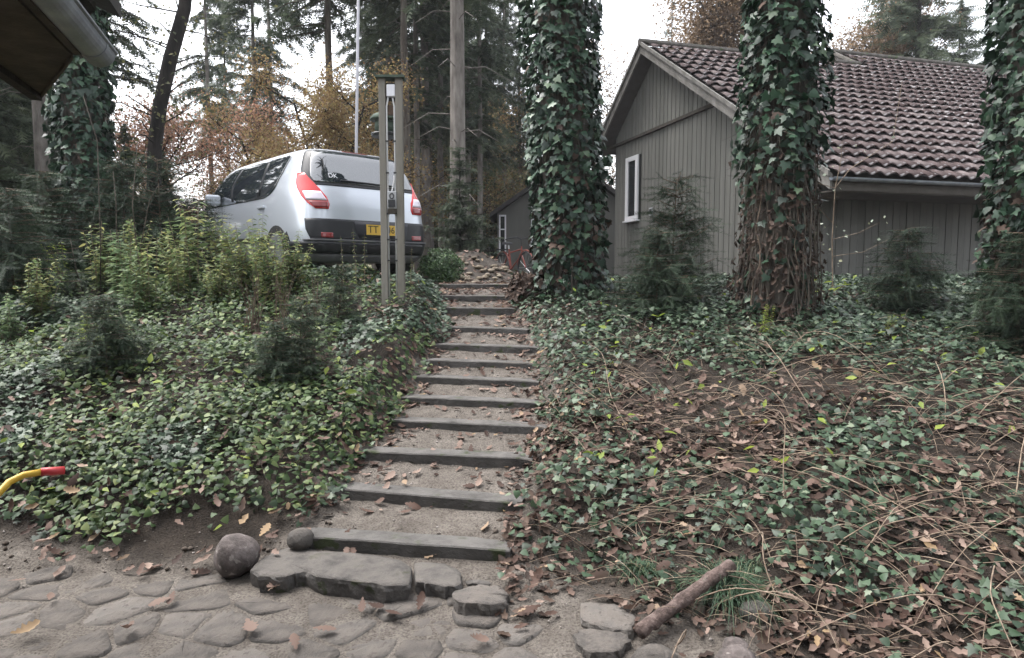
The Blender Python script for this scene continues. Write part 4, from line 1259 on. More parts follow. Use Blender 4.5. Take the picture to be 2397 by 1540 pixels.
# ================================================================== vegetation
def unit(v): return v / (np.linalg.norm(v, axis=-1, keepdims=True) + 1e-9)
HIDE = []
def finish_proto(root, kids):
    KIDS[root.name] = kids
    HIDE.append(root)
    return root
def spruce(name, h, h0, rmax, nb, seed, bark='bark_grey', tr=.16, droop=.45, step=.085, size=.34, tmpl=None, mat='needle', bare=20, pw=.75, up=.12, flop=.35, bend=0.0):
    r = np.random.default_rng(seed)
    root = thing(name, None, None)
    zs = np.linspace(-.3, h, 9)
    tp = [(bend * (max(z, 0) / h) ** 2 + .03 * math.sin(z * 1.3 + seed) * tr * 3, .02 * math.cos(z), z) for z in zs]
    mb = MB().tube(tp, [max(.012 * (h / 6), tr * (1 - max(z, 0) / h * .93)) * (1.25 if z < 0 else 1) for z in zs], 10)
    P_, D_, S_ = [], [], []
    zb = h0 + (h - h0) * r.random(nb) ** 1.0
    for z in zb:
        az = r.uniform(0, 2 * math.pi)
        f = (h - z) / (h - h0)
        Lb = max(.12, rmax * f ** pw * r.uniform(.6, 1.1))
        if f > .93: Lb *= r.uniform(.5, 1)
        d = np.array([math.cos(az), math.sin(az), 0]); sd = np.array([-d[1], d[0], 0])
        m = max(4, int(Lb / step))
        t = np.linspace(.12, 1, m)
        pts = np.array([0, 0, z])[None] + d[None] * (Lb * t)[:, None]
        pts[:, 2] += Lb * (up * t - droop * t ** 2 + .10 * t ** 4)
        pts[:, 0] += bend * (z / h) ** 2
        mb.tube([pts[0] - d * Lb * .12, pts[m // 2], pts[-1]], [max(.004, .02 * Lb * tr / .16), max(.003, .011 * Lb * tr / .16), .002], 4, False)
        for sgn in (-1, 1):
            k = r.random(m) < .93
            q = pts[k] + r.normal(0, .02, (k.sum(), 3)) * Lb
            dd = d[None] * r.uniform(.45, .9, (k.sum(), 1)) + sgn * sd[None] * r.uniform(.5, 1.0, (k.sum(), 1))
            dd[:, 2] -= r.uniform(.0, flop * 2, k.sum())
            P_.append(q); D_.append(dd); S_.append(size * (1.05 - .6 * t[k]) * r.uniform(.6, 1.2, k.sum()) * min(1, .45 + Lb / rmax))
        dd = d[None] * .3 + r.normal(0, .25, (m, 3)); dd[:, 2] -= flop * 2.2
        P_.append(pts); D_.append(dd); S_.append(size * r.uniform(.5, 1.0, m) * min(1, .45 + Lb / rmax))
        P_.append(pts[-1:]); D_.append(d[None] + np.array([[0, 0, -.1]])); S_.append(np.array([size * .8]))
    for _ in range(bare):
        z = r.uniform(.9, max(1.0, h0 + .8)); az = r.uniform(0, 6.28); Lb = r.uniform(.25, .8) * rmax * .6
        mb.tube([(0, 0, z), (Lb * .5 * math.cos(az), Lb * .5 * math.sin(az), z + .03), (Lb * math.cos(az), Lb * math.sin(az), z - Lb * .25)], [.012, .008, .003], 4, False)
    tr_o = mb.obj('trunk', bark, root)
    P_, D_, S_ = np.concatenate(P_), np.concatenate(D_), np.concatenate(S_)
    R = frames_dir(D_, r.normal(0, .35, D_.shape))
    V, Fa, rn = spread(tmpl or T_spray(seed), P_, R, S_, r.random(len(P_)))
    cr = link('crown', np_mesh('crown', V, Fa, mat, rn), root)
    return finish_proto(root, [tr_o, cr])
def decid(name, h, rad, seed, mat, nleaf, leaf=.09, bark='bark', tr=.09, split=.25, levels=3, droop=0.0, spreadk=.8):
    r = np.random.default_rng(seed)
    root = thing(name, None, None)
    mb = MB(); tips = []
    def br(p, d, Ln, rd, lv):
        n = 4; pts = [p]; q = p.copy(); dd = d.copy()
        for k in range(n):
            dd = dd + r.normal(0, .13, 3) + np.array([0, 0, .05 - droop * lv * .1]); dd /= np.linalg.norm(dd)
            q = q + dd * Ln / n; pts.append(q.copy())
        mb.tube(pts, list(np.linspace(rd, rd * .45, n + 1)), 6 if lv == 0 else 4, False)
        if lv >= levels - 1: tips.extend(pts[1:])
        if lv < levels:
            kids = 11 if lv == 0 else (6 if lv == 1 else 4)
            for k in range(kids):
                t = r.uniform(split if lv == 0 else .25, 1.0)
                i = min(n - 1, int(t * n)); b = pts[i] + (pts[i + 1] - pts[i]) * (t * n - i)
                az = r.uniform(0, 2 * math.pi)
                nd = dd * .45 + np.array([math.cos(az), math.sin(az), r.uniform(-.15, .5)]) * spreadk
                nd /= np.linalg.norm(nd)
                br(b, nd, (rad if lv == 0 else Ln * .55) * r.uniform(.6, 1.1) * (1.15 - .5 * t if lv == 0 else 1), rd * (.4 if lv == 0 else .5), lv + 1)
    br(np.array([0, 0, -.15]), np.array([0, 0, 1.0]), h * .85, tr, 0)
    to = mb.obj('trunk', bark, root)
    tips = np.array(tips)
    w = np.clip(.25 + 1.5 * vnoise(tips[:, 0] * 1.1 + seed, tips[:, 1] * 1.1 + tips[:, 2] * 1.3, seed) + .35, .02, None)
    P_ = tips[r.choice(len(tips), nleaf, p=w / w.sum())] + r.normal(0, .20 * rad / 1.5, (nleaf, 3))
    nr = r.normal(0, .6, (nleaf, 3)) + np.array([0, 0, .7])
    V, Fa, rn = spread(T_diamond(.36), P_, frames(nr, r.uniform(-1.5, 1.5, nleaf), nleaf), leaf * r.uniform(.6, 1.25, nleaf), r.random(nleaf))
    cr = link('crown', np_mesh('crown', V, Fa, mat, rn), root)
    return finish_proto(root, [to, cr])
USED = set()
def plant(proto, x, y, label, cat, group=None, s=1.0, rz=None, z=None, sz=None, lean=(0, 0)):
    if proto.name in USED: o = copy_tree(proto)
    else: o = proto; USED.add(proto.name)
    o.location = (x, y, gz(x, y) if z is None else z)
    o.rotation_euler = (lean[0], lean[1], random.uniform(0, 6.28) if rz is None else rz)
    o.scale = (s, s, s * (sz or 1))
    for k in ('label', 'category', 'group'):
        if k in o: del o[k]
    return tag(o, label, cat, group)
def at_u(u, Y): return float((u - IW / 2) / F * Y)

# ---- forest prototypes
SP1 = spruce('spruce_tree', 17, 5.2, 2.1, 120, 1, 'bark_grey', .15, .55, .085, .40, bare=26)
SP2 = spruce('spruce_tree', 15, 4.2, 1.8, 110, 2, 'bark_grey', .11, .6, .085, .38, bare=22)
SP3 = spruce('spruce_tree', 16, 6.3, 2.3, 110, 3, 'bark', .13, .5, .09, .42, bare=26)
SPM = spruce('spruce_tree', 6.5, .5, 1.7, 230, 4, 'bark_dark', .08, .38, .07, .30, bare=0, pw=.85)
SPS = spruce('young_spruce', 2.4, .12, .85, 150, 5, 'bark_dark', .03, .22, .045, .17, bare=0, pw=.8, up=.25)
BE1 = decid('beech_tree', 6.0, 2.3, 21, 'beech', 11500, .08, 'bark_dark', .07, .2)
BE2 = decid('beech_tree', 5.6, 2.2, 22, 'rust', 6000, .075, 'bark_dark', .06, .2)
OL1 = decid('understorey_tree', 4.2, 1.9, 23, 'olive', 12000, .085, 'bark_dark', .05, .1)
BE3 = decid('beech_tree', 10.0, 3.6, 24, 'tan', 20000, .10, 'bark', .14, .3)

G_T = 'tall spruces of the forest behind the car'
def tree(proto, u, Y, label, cat='tree', group=None, s=1.0, **k): return plant(proto, at_u(u, Y), Y, label, cat, group, s, **k)
tree(SP1, 1074, 14.5, 'stout grey spruce trunk rising behind the young spruce and the rockery', 'tree', None, 1.25, rz=.4)
tree(SP3, 955, 17.5, 'dark spruce trunk rising right behind the twin timber posts', 'tree', None, 1.0, rz=1.1)
tree(SP3, 783, 19.0, 'pale grey spruce trunk beside the flag pole above the car roof', 'tree', None, 1.05, rz=2.0)
tree(SP2, 612, 23, 'slim dark spruce trunk above the car side windows', 'tree', None, 1.0, rz=.1)
tree(SP2, 648, 25, 'slim spruce trunk with long drooping boughs above the car roof', 'tree', None, 1.1, rz=3.0)
tree(SP1, 268, 15.5, 'brownish spruce trunk standing close behind the ivy-clad tree by the shed', 'tree', None, .85, rz=5.0)
for k, (u, Y, pr, s) in enumerate([(505, 27, SP2, 1.1), (545, 33, SP3, .95), (880, 27, SP2, 1.05), (1010, 24, SP2, 1.0), (1035, 30, SP1, 1.0), (905, 33, SP1, 1.0),
                                   (1120, 29, SP3, 1.05), (1180, 31, SP1, .95), (985, 38, SP3, 1.0), (1100, 36, SP2, 1.1), 
                                   (1215, 32, SP2, 1.1), (920, 21, SP1, 1.0), (1000, 20, SP1, 1.05), (1140, 31, SP1, 1.1), (1035, 22, SP2, 1.1), (980, 19, SP2, .95), (1125, 20, SP2, .9), (1098, 23, SP2, 1.0), (930, 43, SP2, 1.2), (1060, 46, SP3, 1.1), (1150, 44, SP2, 1.2)]):
    where = 'above the car roof' if u < 945 else 'between the twin posts and the stout grey trunk' if u < 1074 else 'between the stout grey trunk and the annex'
    tree(pr, u, Y, 'tall slim spruce deep in the forest ' + where, 'tree', G_T + ', ' + where, s)
for k, (u, Y, s) in enumerate([(20, 13, 1.0), (110, 16, 1.05), (-70, 11, 1.0), (210, 20, .95), (60, 21, 1.3), (-20, 17, 1.2), (165, 12.5, .62), (310, 12.5, .42), (395, 13.5, .38)]):
    tree(SPM, u, Y, 'dark green spruce with boughs down to the ground beyond the shed', 'tree', 'dark spruces beyond the shed', s)
for k, (u, Y, pr, s) in enumerate([(70, 14, SP3, .9), (118, 11, SP1, .8), (15, 18, SP2, 1.0)]):
    tree(pr, u, Y, ['bare spruce trunk among the dark conifers beyond the shed', 'pale trunk standing under the end of the shed eave', 'thin spruce trunk seen under the shed eave'][k], 'tree', None, s)
rbk = np.random.default_rng(91)
for k, (x0, y0, pr, s) in enumerate([(-9, -4, SPM, 1.5), (-5.5, -8, SP1, .9), (-2, -10, SPM, 1.7), (1.5, -9, SP3, .9), (4.5, -7, SPM, 1.6), (8, -4, SPM, 1.6), (10, 1, SPM, 1.5), (11, 5, SPM, 1.4),
                                     (-11, 1, SPM, 1.5), (6.5, -12, SP2, 1.0), (-7, -13, SP2, 1.0), (0, -14, SPM, 2.0), (-4, -15, SPM, 2.0), (12, -8, SPM, 1.9), (5, -16, SPM, 2.1), (-12, -9, SPM, 1.9)]):
    plant(pr, x0, y0, 'dark spruce of the wood on the other side of the yard', 'tree', 'spruces across the yard', s, z=-.05)
# dark leaning tree
lt = [at(352, 560, 10.5), at(362, 345, 10.5), at(374, 250, 10.5), at(398, 140, 10.5), at(432, 20, 10.5), at(448, -160, 10.5), at(440, -420, 10.5)]
lt[0][2] = gz(lt[0][0], 10.5) - .2
lean_t = thing('leaning_tree', 'dark leaning tree with bare curved trunk behind the bank shrubs', 'tree', (lt[0][0], 10.5, lt[0][2] + .2))
mb = MB().tube(lt, [.115, .10, .10, .10, .09, .085, .06], 12)
rl = np.random.default_rng(8)
for k in range(26):
    i = rl.integers(1, 6); b = lt[i] + (lt[i + 1] - lt[i]) * rl.random() if i < 6 else lt[i]
    d = np.array([rl.uniform(-1, 1), rl.uniform(-.6, .6), rl.uniform(-.1, .5)]); d /= np.linalg.norm(d); Lb = rl.uniform(.4, 1.3)
    mb.tube([b, b + d * Lb * .5 + np.array([0, 0, .05]), b + d * Lb + rl.normal(0, .1, 3)], [.014, .009, .003], 5, False)
mb.obj('trunk', 'bark_dark', lean_t, world=True, smooth=True)
nl = 900
Pq = np.array([lt[i] for i in rl.integers(1, 6, nl)]) + rl.normal(0, .55, (nl, 3))
V, Fa, rn = spread(T_diamond(.36), Pq, frames(rl.normal(0, .6, (nl, 3)) + [0, 0, .6], rl.uniform(-2, 2, nl), nl), rl.uniform(.04, .08, nl))
link('crown', np_mesh('crown', V, Fa, 'olive', rn), lean_t, True)
# brown-leaved trees
for k, (u, Y, pr, s, lab) in enumerate([
        (760, 17.5, BE1, .85, 'golden brown beech behind the car roof beside the flag pole'),
        (850, 20, BE1, .95, 'golden beech standing behind the twin timber posts'),
        (690, 22, BE1, .8, 'yellow-brown young beech behind the car between two slim trunks'),
        (750, 15, BE1, .78, 'golden beech right above the car roof'),
        (665, 18, BE1, .72, 'young golden beech above the car side windows'),
        (720, 15.5, BE1, .72, 'low golden beech close behind the car roof'),
        (810, 16.5, BE1, .85, 'golden beech between the flag pole and the twin posts'),
        (470, 17, BE2, .85, 'russet beech with thin foliage behind the leaning tree'),
        (525, 19, BE2, 1.0, 'russet beech with airy crown behind the car bonnet'),
        (320, 18, BE2, 1.0, 'russet beech between the ivy-clad tree and the leaning tree'),
        (1170, 27, BE1, 1.25, 'golden brown beech above the annex roof'),
        (1205, 31, BE1, 1.5, 'tall golden brown beech behind the annex'),
        (1100, 28, OL1, 1.4, 'olive brown tree behind the young spruce'),
        (1000, 27, OL1, 1.3, 'olive understorey tree behind the twin posts and car'),
        (960, 31, OL1, 1.6, 'dull green understorey tree deep behind the twin posts'),
        (1060, 27, OL1, 1.5, 'dull olive tree deep between the spruce trunks'),
        (900, 30, OL1, 1.6, 'dull olive tree deep behind the bird feeder'),
        (600, 30, BE2, 1.0, 'thin russet beech deep behind the car windows'),
        (1520, 26, BE3, 1.05, 'bare-branched russet beech behind the gable peak'),
        (1660, 28, BE3, 1.15, 'russet beech rising behind the house ridge by the ivy trunk'),
        (1985, 25, BE3, 1.0, 'tan-brown dense beech rising behind the higher house ridge'),
        (1440, 33, BE3, 1.1, 'far russet beech between the ivy trunk and the gable'),
        (1780, 31, BE3, 1.15, 'far russet beech behind the tiled roof'),
        (1900, 33, BE3, 1.0, 'tan beech crown between the ivy trunk and the roof peak')]):
    tree(pr, u, Y, lab, 'tree', 'brown-leaved trees of the forest', s)
tree(SPM, 2120, 24.5, 'broad blue-green spruce behind the higher house ridge', 'tree', None, 2.1)
tree(SPM, 2215, 34, 'pointed spruce standing alone against the sky behind the roof', 'tree', None, 2.05, rz=1)
tree(SPM, 2330, 27, 'dark spruce behind the far end of the tiled roof', 'tree', None, 2.0)
tree(SP2, 1560, 36, 'far spruce trunk between russet beeches behind the gable', 'tree', None, 1.0)
tree(OL1, 1700, 27, 'olive tree behind the tiled roof beside the ivy trunk', 'tree', None, 1.9)
tree(SPM, 2070, 28, 'tall spruce beside the broad blue-green spruce behind the roof', 'tree', None, 2.2)
# low understorey that closes the view under the trees
ru = np.random.default_rng(77)
for k in range(30):
    u = ru.uniform(260, 1240); Y = ru.uniform(31, 48)
    tree([OL1, BE1, BE2][k % 3], u, Y, 'low brown-leaved bush deep in the forest ' + ('seen over the car' if u < 880 else 'behind the twin posts'), 'bush', 'understorey bushes ' + ('over the car' if u < 880 else 'behind the posts'), ru.uniform(.55, .85) * (Y / 30))
for k in range(16):
    u = ru.uniform(-250, 300); Y = ru.uniform(18, 40)
    tree([SPM, OL1][k % 2], u, Y, 'dark understorey growth in the forest beyond the shed', 'bush', 'understorey beyond the shed', ru.uniform(.6, 1.1))
for k in range(16):
    u = ru.uniform(860, 1250); Y = ru.uniform(34, 54)
    tree([OL1, SPM, OL1, BE1][k % 4], u, Y, 'dense thicket tree closing the forest behind the posts', 'tree', 'thicket trees behind the posts', ru.uniform(1.0, 1.6) * Y / 38)
# forest far behind, one mass at the horizon
nf = 9000
xf_ = rng.uniform(-120, 120, nf); yf_ = rng.uniform(70, 130, nf)
zf_ = hgt(xf_, yf_, False) + rng.uniform(0, 1, nf) ** 1.5 * (5 + 3 * vnoise(xf_ * .1, yf_ * .02, 5))
V, Fa, rn = spread(T_diamond(.5), np.stack([xf_, yf_, zf_], 1), frames(rng.normal(0, .6, (nf, 3)) + [0, -.6, .3], rng.uniform(-3, 3, nf), nf), rng.uniform(.8, 1.9, nf))
tag(link('far_forest', np_mesh('far_forest', V, Fa, 'olive', rn)), 'far brown-green wood at the horizon beyond the trunks', 'forest', None, 'stuff')

# ---- nearer conifers
T_N = T_twig(1)
SAP = spruce('spruce_sapling', 1.0, .04, .46, 85, 31, 'bark_red', .013, .10, .036, .19, T_N, 'needle_near', 0, .8, .35, .12)
SAP2 = spruce('spruce_sapling', .8, .03, .50, 90, 32, 'bark_red', .011, .30, .036, .19, T_N, 'needle_near', 0, .6, .30, .25)
tree(SPS, 1078, 12.8, 'bushy young spruce standing beside the annex', 'tree', None, 1.0)
tree(SPS, 1112, 18.5, 'dark young spruce against the annex corner', 'tree', None, .7)
def sap(pr, u, v, Y, s, lab, lean=(0, 0)):
    x = at_u(u, Y)
    return plant(pr, x, Y, lab, 'sapling', None, s, lean=lean)
sap(SAP, 1575, 730, 6.7, 1.3, 'spruce sapling with tall leader before the grey gable wall', (0, .10))
sap(SAP2, 1540, 740, 6.4, 1.05, 'spreading dark spruce sapling beside the one with the tall leader')
sap(SAP2, 2115, 720, 6.4, .95, 'drooping spruce sapling before the dark long wall')
sap(SAP2, 2395, 760, 5.3, 1.15, 'spruce sapling at the foot of the ivy trunk by the roof end')
sap(SAP, 700, 850, 5.3, .62, 'small spruce sapling among the ivy on the bank below the car', (0, -.1))
sap(SAP2, 640, 860, 5.15, .62, 'low bushy spruce sapling among ivy beside the brown stalks')
sap(SAP, 785, 700, 6.3, .62, 'spruce sapling in ivy beneath the car bumper', (0, .15))
sap(SAP2, 240, 850, 5.3, .8, 'dull green spruce sapling on the bank below the ivy-clad tree')
sap(SAP, 380, 560, 8.4, 1.5, 'spruce sapling in front of the leaning tree')
sap(SAP2, 300, 520, 8.8, 1.9, 'wide spruce sapling between the ivy-clad tree and leaning tree')
sap(SAP2, 470, 540, 8.6, 1.3, 'spruce sapling beside the car front door')
sap(SAP2, 30, 680, 7.0, 1.5, 'spreading dark spruce sapling at the bank top by the shed')
sap(SAP2, 110, 560, 8.2, 1.7, 'dark spruce sapling under the ivy-clad tree')

# ---- round box bush beside the top step
bq_ = at(1030, 640, 9.2)
boxb = thing('box_bush', 'round clipped green bush beside the top step', 'bush', (bq_[0], 9.2, gz(bq_[0], 9.2)))
nb_ = 5200
dv = unit(rng.normal(0, 1, (nb_, 3))); rr_ = .29 * (rng.random(nb_) ** .25) * (1 + .3 * vnoise(dv[:, 0] * 3, dv[:, 1] * 3 + dv[:, 2] * 3, 4))
Pb = dv * rr_[:, None] * [1.05, 1, .92] + [0, 0, .24]
V, Fa, rn = spread(T_diamond(.3), Pb, frames(dv + rng.normal(0, .5, (nb_, 3)) + [0, 0, .3], rng.uniform(-3, 3, nb_), nb_), rng.uniform(.025, .045, nb_))
link('foliage', np_mesh('foliage', V, Fa, 'box', rn), boxb)
mb = MB()
for k in range(9):
    w = rng.uniform(0, 6.28); mb.tube([(0, 0, -.05), (.1 * math.cos(w), .1 * math.sin(w), .15), (.2 * math.cos(w), .2 * math.sin(w), .35)], [.01, .007, .003], 5, False)
mb.obj('stems', 'twig_dark', boxb)

# ---- ivy-clad trees
IVT = T_ivy(); IVS = T_ivy_small()
ivy_leaf_me = np_mesh('ivy_leaf', IVT[0], IVT[1], 'ivy', np.zeros(len(IVT[0])))
def ivy_tree(u_top, u_bot, Y, width_px, label, seed, n, dens=None, ztop=7.0, bark='bark', size=(.06, .105), single=280, trunk_r=None):
    r = np.random.default_rng(seed)
    xb, xt = at_u(u_bot, Y), at_u(u_top, Y)
    zb = gz(xb, Y); ztp_ = at(u_top, 0, Y)[2]
    tr = trunk_r or width_px / F * Y * .5 * .62
    R0 = width_px / F * Y * .5
    def axis(z): return np.stack([xb + (xt - xb) * (z - zb) / (ztp_ - zb), np.full_like(z, Y) + .04 * np.sin(z * 1.7), z], 1)
    root = thing('ivy_clad_tree', label, 'tree', (xb, Y, zb), 0, 'ivy-clad tree trunks on the bank')
    zs = np.array([zb - .25, zb + .05, zb + .5, zb + 1.2, zb + 2.5, 5.0, ztop, ztop + 2.5])
    mb = MB().tube(axis(zs), tr * np.array([1.2, 1.1, 1.0, .98, .95, .9, .82, .6]), 14)
    for k in range(7):                     # limbs of the crown above the view
        w = r.uniform(0, 6.28); a0 = axis(np.array([ztop + r.uniform(.3, 2.2)]))[0]; Lb = r.uniform(1.2, 2.4)
        mb.tube([a0, a0 + np.array([math.cos(w) * Lb * .5, math.sin(w) * Lb * .5, .7]), a0 + np.array([math.cos(w) * Lb, math.sin(w) * Lb, 1.7])], [tr * .3, tr * .2, .02], 6, False)
    mb.obj('trunk', bark, root, world=True, smooth=True)
    z = r.uniform(zb + .02, ztop, n); w = r.uniform(0, 2 * math.pi, n)
    if dens is not None:
        keep = r.random(n) < dens(z - zb); z, w = z[keep], w[keep]
    n = len(z)
    lump = vnoise(w * 1.6 + seed, z * 1.5, seed) + .6 * vnoise(w * 4, z * 4, seed + 1)
    shell = r.random(n) ** .6
    rad = tr * 1.02 + (R0 * (1 + .30 * lump) - tr) * shell
    ax_ = axis(z); out = np.stack([np.cos(w), np.sin(w), np.zeros(n)], 1)
    P_ = ax_ + out * rad[:, None]
    nr = out + r.normal(0, .5, (n, 3)) + [0, 0, .55]
    ang = r.normal(0, .7, n)
    S = r.uniform(size[0], size[1], n) * (.8 + .2 * shell)
    R_ = frames(nr, ang, n)
    rn_ = r.random(n)
    # the outermost leaves that face the yard are pieces of their own
    score = shell * (out[:, 1] < -.1) * (z < ztp_ + .3)
    pick = np.argsort(-score)[:single]
    mask = np.ones(n, bool); mask[pick] = False
    dead = r.random(n) < np.clip(.42 - .28 * (z - zb), .03, .5)
    inv = Matrix.LocRotScale(root.location, root.rotation_euler, root.scale).inverted()
    for i in pick:
        o = link('ivy_leaf', ivy_leaf_me, root)
        m3 = Matrix(R_[i].tolist()).to_4x4()
        o.matrix_parent_inverse = inv
        o.matrix_basis = Matrix.Translation(P_[i]) @ m3 @ Matrix.Scale(float(S[i]), 4)
    k = mask & ~dead
    k1 = k & (np.arange(n) % 2 == 0); k2 = k & (np.arange(n) % 2 == 1)
    V, Fa, rn = merge([spread(IVT, P_[k1], R_[k1], S[k1], rn_[k1]), spread(IVS, P_[k2], R_[k2], S[k2] * r.uniform(.7, 1.1, k2.sum()), rn_[k2])])
    o = link('ivy_foliage', np_mesh('ivy_foliage', V, Fa, 'ivy', rn), root, True); o['kind'] = 'stuff'
    k = mask & dead
    if k.any():
        V, Fa, rn = spread(IVT, P_[k], R_[k], S[k], rn_[k])
        o = link('dead_ivy_foliage', np_mesh('dead_ivy_foliage', V, Fa, 'dry_dead', rn), root, True); o['kind'] = 'stuff'
    # clinging ivy stems
    vn = MB()
    for q in range(26):
        w0 = r.uniform(0, 6.28); zz = np.linspace(zb - .05, zb + r.uniform(1, 3.4), 9)
        ww = w0 + np.cumsum(r.normal(0, .12, 9)); rd_ = tr * (1.06 + .35 * np.clip(1 - (zz - zb) / .5, 0, 1)) + r.uniform(0, .03)
        pp = axis(zz) + np.stack([np.cos(ww) * rd_, np.sin(ww) * rd_, np.zeros(9)], 1)
        vn.tube(pp, [r.uniform(.006, .016) * f for f in np.linspace(1, .5, 9)], 5, False)
    vn.obj('ivy_stems', 'vine', root, world=True, smooth=True)
    return root, axis, tr, zb
ivy_tree(1308, 1335, 7.5, 182, 'ivy-clad tree trunk beside the top of the steps with glossy leaves', 101, 7600)
t2, ax2, tr2, zb2 = ivy_tree(1812, 1815, 6.3, 186, 'tree trunk with ivy above and bare brown vines below before the house', 102, 7400,
                           lambda h: np.clip(.16 + .5 * sstep(.9, 1.6, h) + .4 * sstep(1.3, 2.2, h), 0, 1))
ivy_tree(2395, 2420, 5.6, 215, 'ivy-clad tree trunk covering the far end of the tiled roof', 103, 7600, size=(.055, .10))
ivy_tree(205, 225, 9.3, 130, 'ivy-clad tree trunk beside the shed gutter', 104, 4600, lambda h: np.clip(.25 + sstep(.5, 1.6, h), 0, 1), size=(.075, .12))
# loose brown vines hanging on the second trunk
r2 = np.random.default_rng(55)
for k in range(34):
    w = r2.uniform(math.pi * .95, math.pi * 2.05)
    zt = zb2 + r2.uniform(.9, 2.7); zz = np.linspace(zt, zb2 - .02, 9)
    rad = tr2 * (1.15 + .55 * np.linspace(0, 1, 9) ** 1.5 * r2.uniform(.3, 1.3))
    ww = w + np.cumsum(r2.normal(0, .10, 9))
    pp = ax2(zz) + np.stack([np.cos(ww) * rad, np.sin(ww) * rad, np.zeros(9)], 1) + r2.normal(0, .012, (9, 3))
    pp[-1, 2] = hgt(pp[-1:, 0], pp[-1:, 1])[0] + .005
    MB().tube(pp, r2.uniform(.003, .007), 5, False).obj('vine_stem', 'vine' if k % 6 else 'twig', t2, world=True, smooth=True)

nd = 1500
w = r2.uniform(0, 6.28, nd); zz = zb2 + r2.random(nd) ** 1.3 * 1.7
rd_ = tr2 * r2.uniform(1.05, 1.75, nd) * (1.15 - .25 * (zz - zb2))
Pq = ax2(zz) + np.stack([np.cos(w) * rd_, np.sin(w) * rd_, 0 * w], 1)
V, Fa, rn = spread(T_litter(4), Pq, frames(np.stack([np.cos(w), np.sin(w), .4 + 0 * w], 1) + r2.normal(0, .6, (nd, 3)), r2.uniform(-1.2, 1.2, nd), nd), r2.uniform(.035, .085, nd), r2.random(nd))
o = link('withered_leaves', np_mesh('withered_leaves', V, Fa, 'dry_dead', rn), t2, True); o['kind'] = 'stuff'
mb = MB()
for k in range(150):
    w = r2.uniform(math.pi * .9, math.pi * 2.1); z0 = zb2 + r2.uniform(.1, 2.2); b = ax2(np.array([z0]))[0] + np.array([math.cos(w), math.sin(w), 0]) * tr2 * 1.1
    d = np.array([math.cos(w) + r2.normal(0, .6), math.sin(w) + r2.normal(0, .4), r2.normal(-.2, .7)]); d /= np.linalg.norm(d); Lb = r2.uniform(.08, .3)
    mb.tube([b, b + d * Lb * .5 + r2.normal(0, .02, 3), b + d * Lb + r2.normal(0, .04, 3)], [.003, .002, .001], 3, False)
mb.obj('dead_twigs', 'vine', t2, world=True)['kind'] = 'stuff'
# ------------------------------------------------------------------ ground cover
def scat(n, x0, x1, y0, y1, r):
    return r.uniform(x0, x1, n), r.uniform(y0, y1, n)
def stairs_gap(x, y):
    """distance outside the trodden path (negative on it)"""
    return np.abs(x - np.interp(y, SD, SX)) - np.interp(y, SD, SHW)
def seen(x, y, m=.25):
    return np.abs(x) < (IW / 2 / F) * np.maximum(y, 0) + m
def cover(name, label, cat, tmpl, mat, x, y, size, hover, tiltk, r, dn=.0):
    n = len(x)
    z = hgt(x, y) + hover
    nr = hn(x, y) + r.normal(0, tiltk, (n, 3)) + [0, -dn, .25]
    V, Fa, rn = spread(tmpl, np.stack([x, y, z], 1), frames(nr, r.uniform(-3.14, 3.14, n), n), size, r.random(n))
    return tag(link(name, np_mesh(name, V, Fa, mat, rn)), label, cat, None, 'stuff')
r = np.random.default_rng(501)
IVS = T_ivy_small()
# left bank: light green ivy carpet
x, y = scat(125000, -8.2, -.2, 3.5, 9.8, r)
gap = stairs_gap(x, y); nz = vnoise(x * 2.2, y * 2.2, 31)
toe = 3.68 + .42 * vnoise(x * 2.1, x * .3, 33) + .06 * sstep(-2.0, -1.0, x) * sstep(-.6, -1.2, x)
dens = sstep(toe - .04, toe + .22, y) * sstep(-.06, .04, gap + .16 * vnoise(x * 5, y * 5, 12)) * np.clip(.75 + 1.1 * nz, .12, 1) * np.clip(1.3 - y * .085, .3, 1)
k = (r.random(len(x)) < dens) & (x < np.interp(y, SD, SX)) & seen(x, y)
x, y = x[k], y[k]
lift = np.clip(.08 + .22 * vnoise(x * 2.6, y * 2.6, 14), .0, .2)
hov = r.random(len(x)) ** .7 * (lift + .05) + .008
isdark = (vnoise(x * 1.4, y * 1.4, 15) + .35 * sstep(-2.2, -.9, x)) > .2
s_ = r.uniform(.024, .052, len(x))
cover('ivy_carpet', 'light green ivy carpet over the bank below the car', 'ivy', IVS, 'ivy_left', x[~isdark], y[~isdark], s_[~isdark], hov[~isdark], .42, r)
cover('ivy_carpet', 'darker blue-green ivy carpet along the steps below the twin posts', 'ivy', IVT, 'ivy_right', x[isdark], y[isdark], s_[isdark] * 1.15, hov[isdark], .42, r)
# right bank ivy
x, y = scat(130000, -.4, 8.5, 2.3, 10.8, r)
gap = stairs_gap(x, y); nz = vnoise(x * 1.9, y * 1.9, 41)
yr2 = y + .32 * np.clip(x - .4, 0, 2.2)
dens = sstep(2.95, 3.8, yr2 + .25 * np.clip(x - .6, 0, 1.2)) * sstep(-.02, .12, gap + .2 * vnoise(x * 5, y * 5, 22)) * np.clip(.22 + .75 * sstep(4.9, 6.2, yr2 + .8 * vnoise(x, y, 9)) + 1.0 * nz, .05, 1) * np.clip(1.35 - y * .085, .3, 1)
k = (r.random(len(x)) < dens) & (x > np.interp(y, SD, SX)) & seen(x, y)
x, y = x[k], y[k]
hov = r.random(len(x)) ** .7 * np.clip(.09 + .22 * vnoise(x * 2.6, y * 2.6, 24), .02, .2) + .008
n = len(x); P_ = np.stack([x, y, hgt(x, y) + hov], 1)
R_ = frames(hn(x, y) + r.normal(0, .48, (n, 3)) + [0, 0, .25], r.uniform(-3.14, 3.14, n), n); S = r.uniform(.024, .058, n); rn_ = r.random(n); e = np.arange(n) % 5 < 2
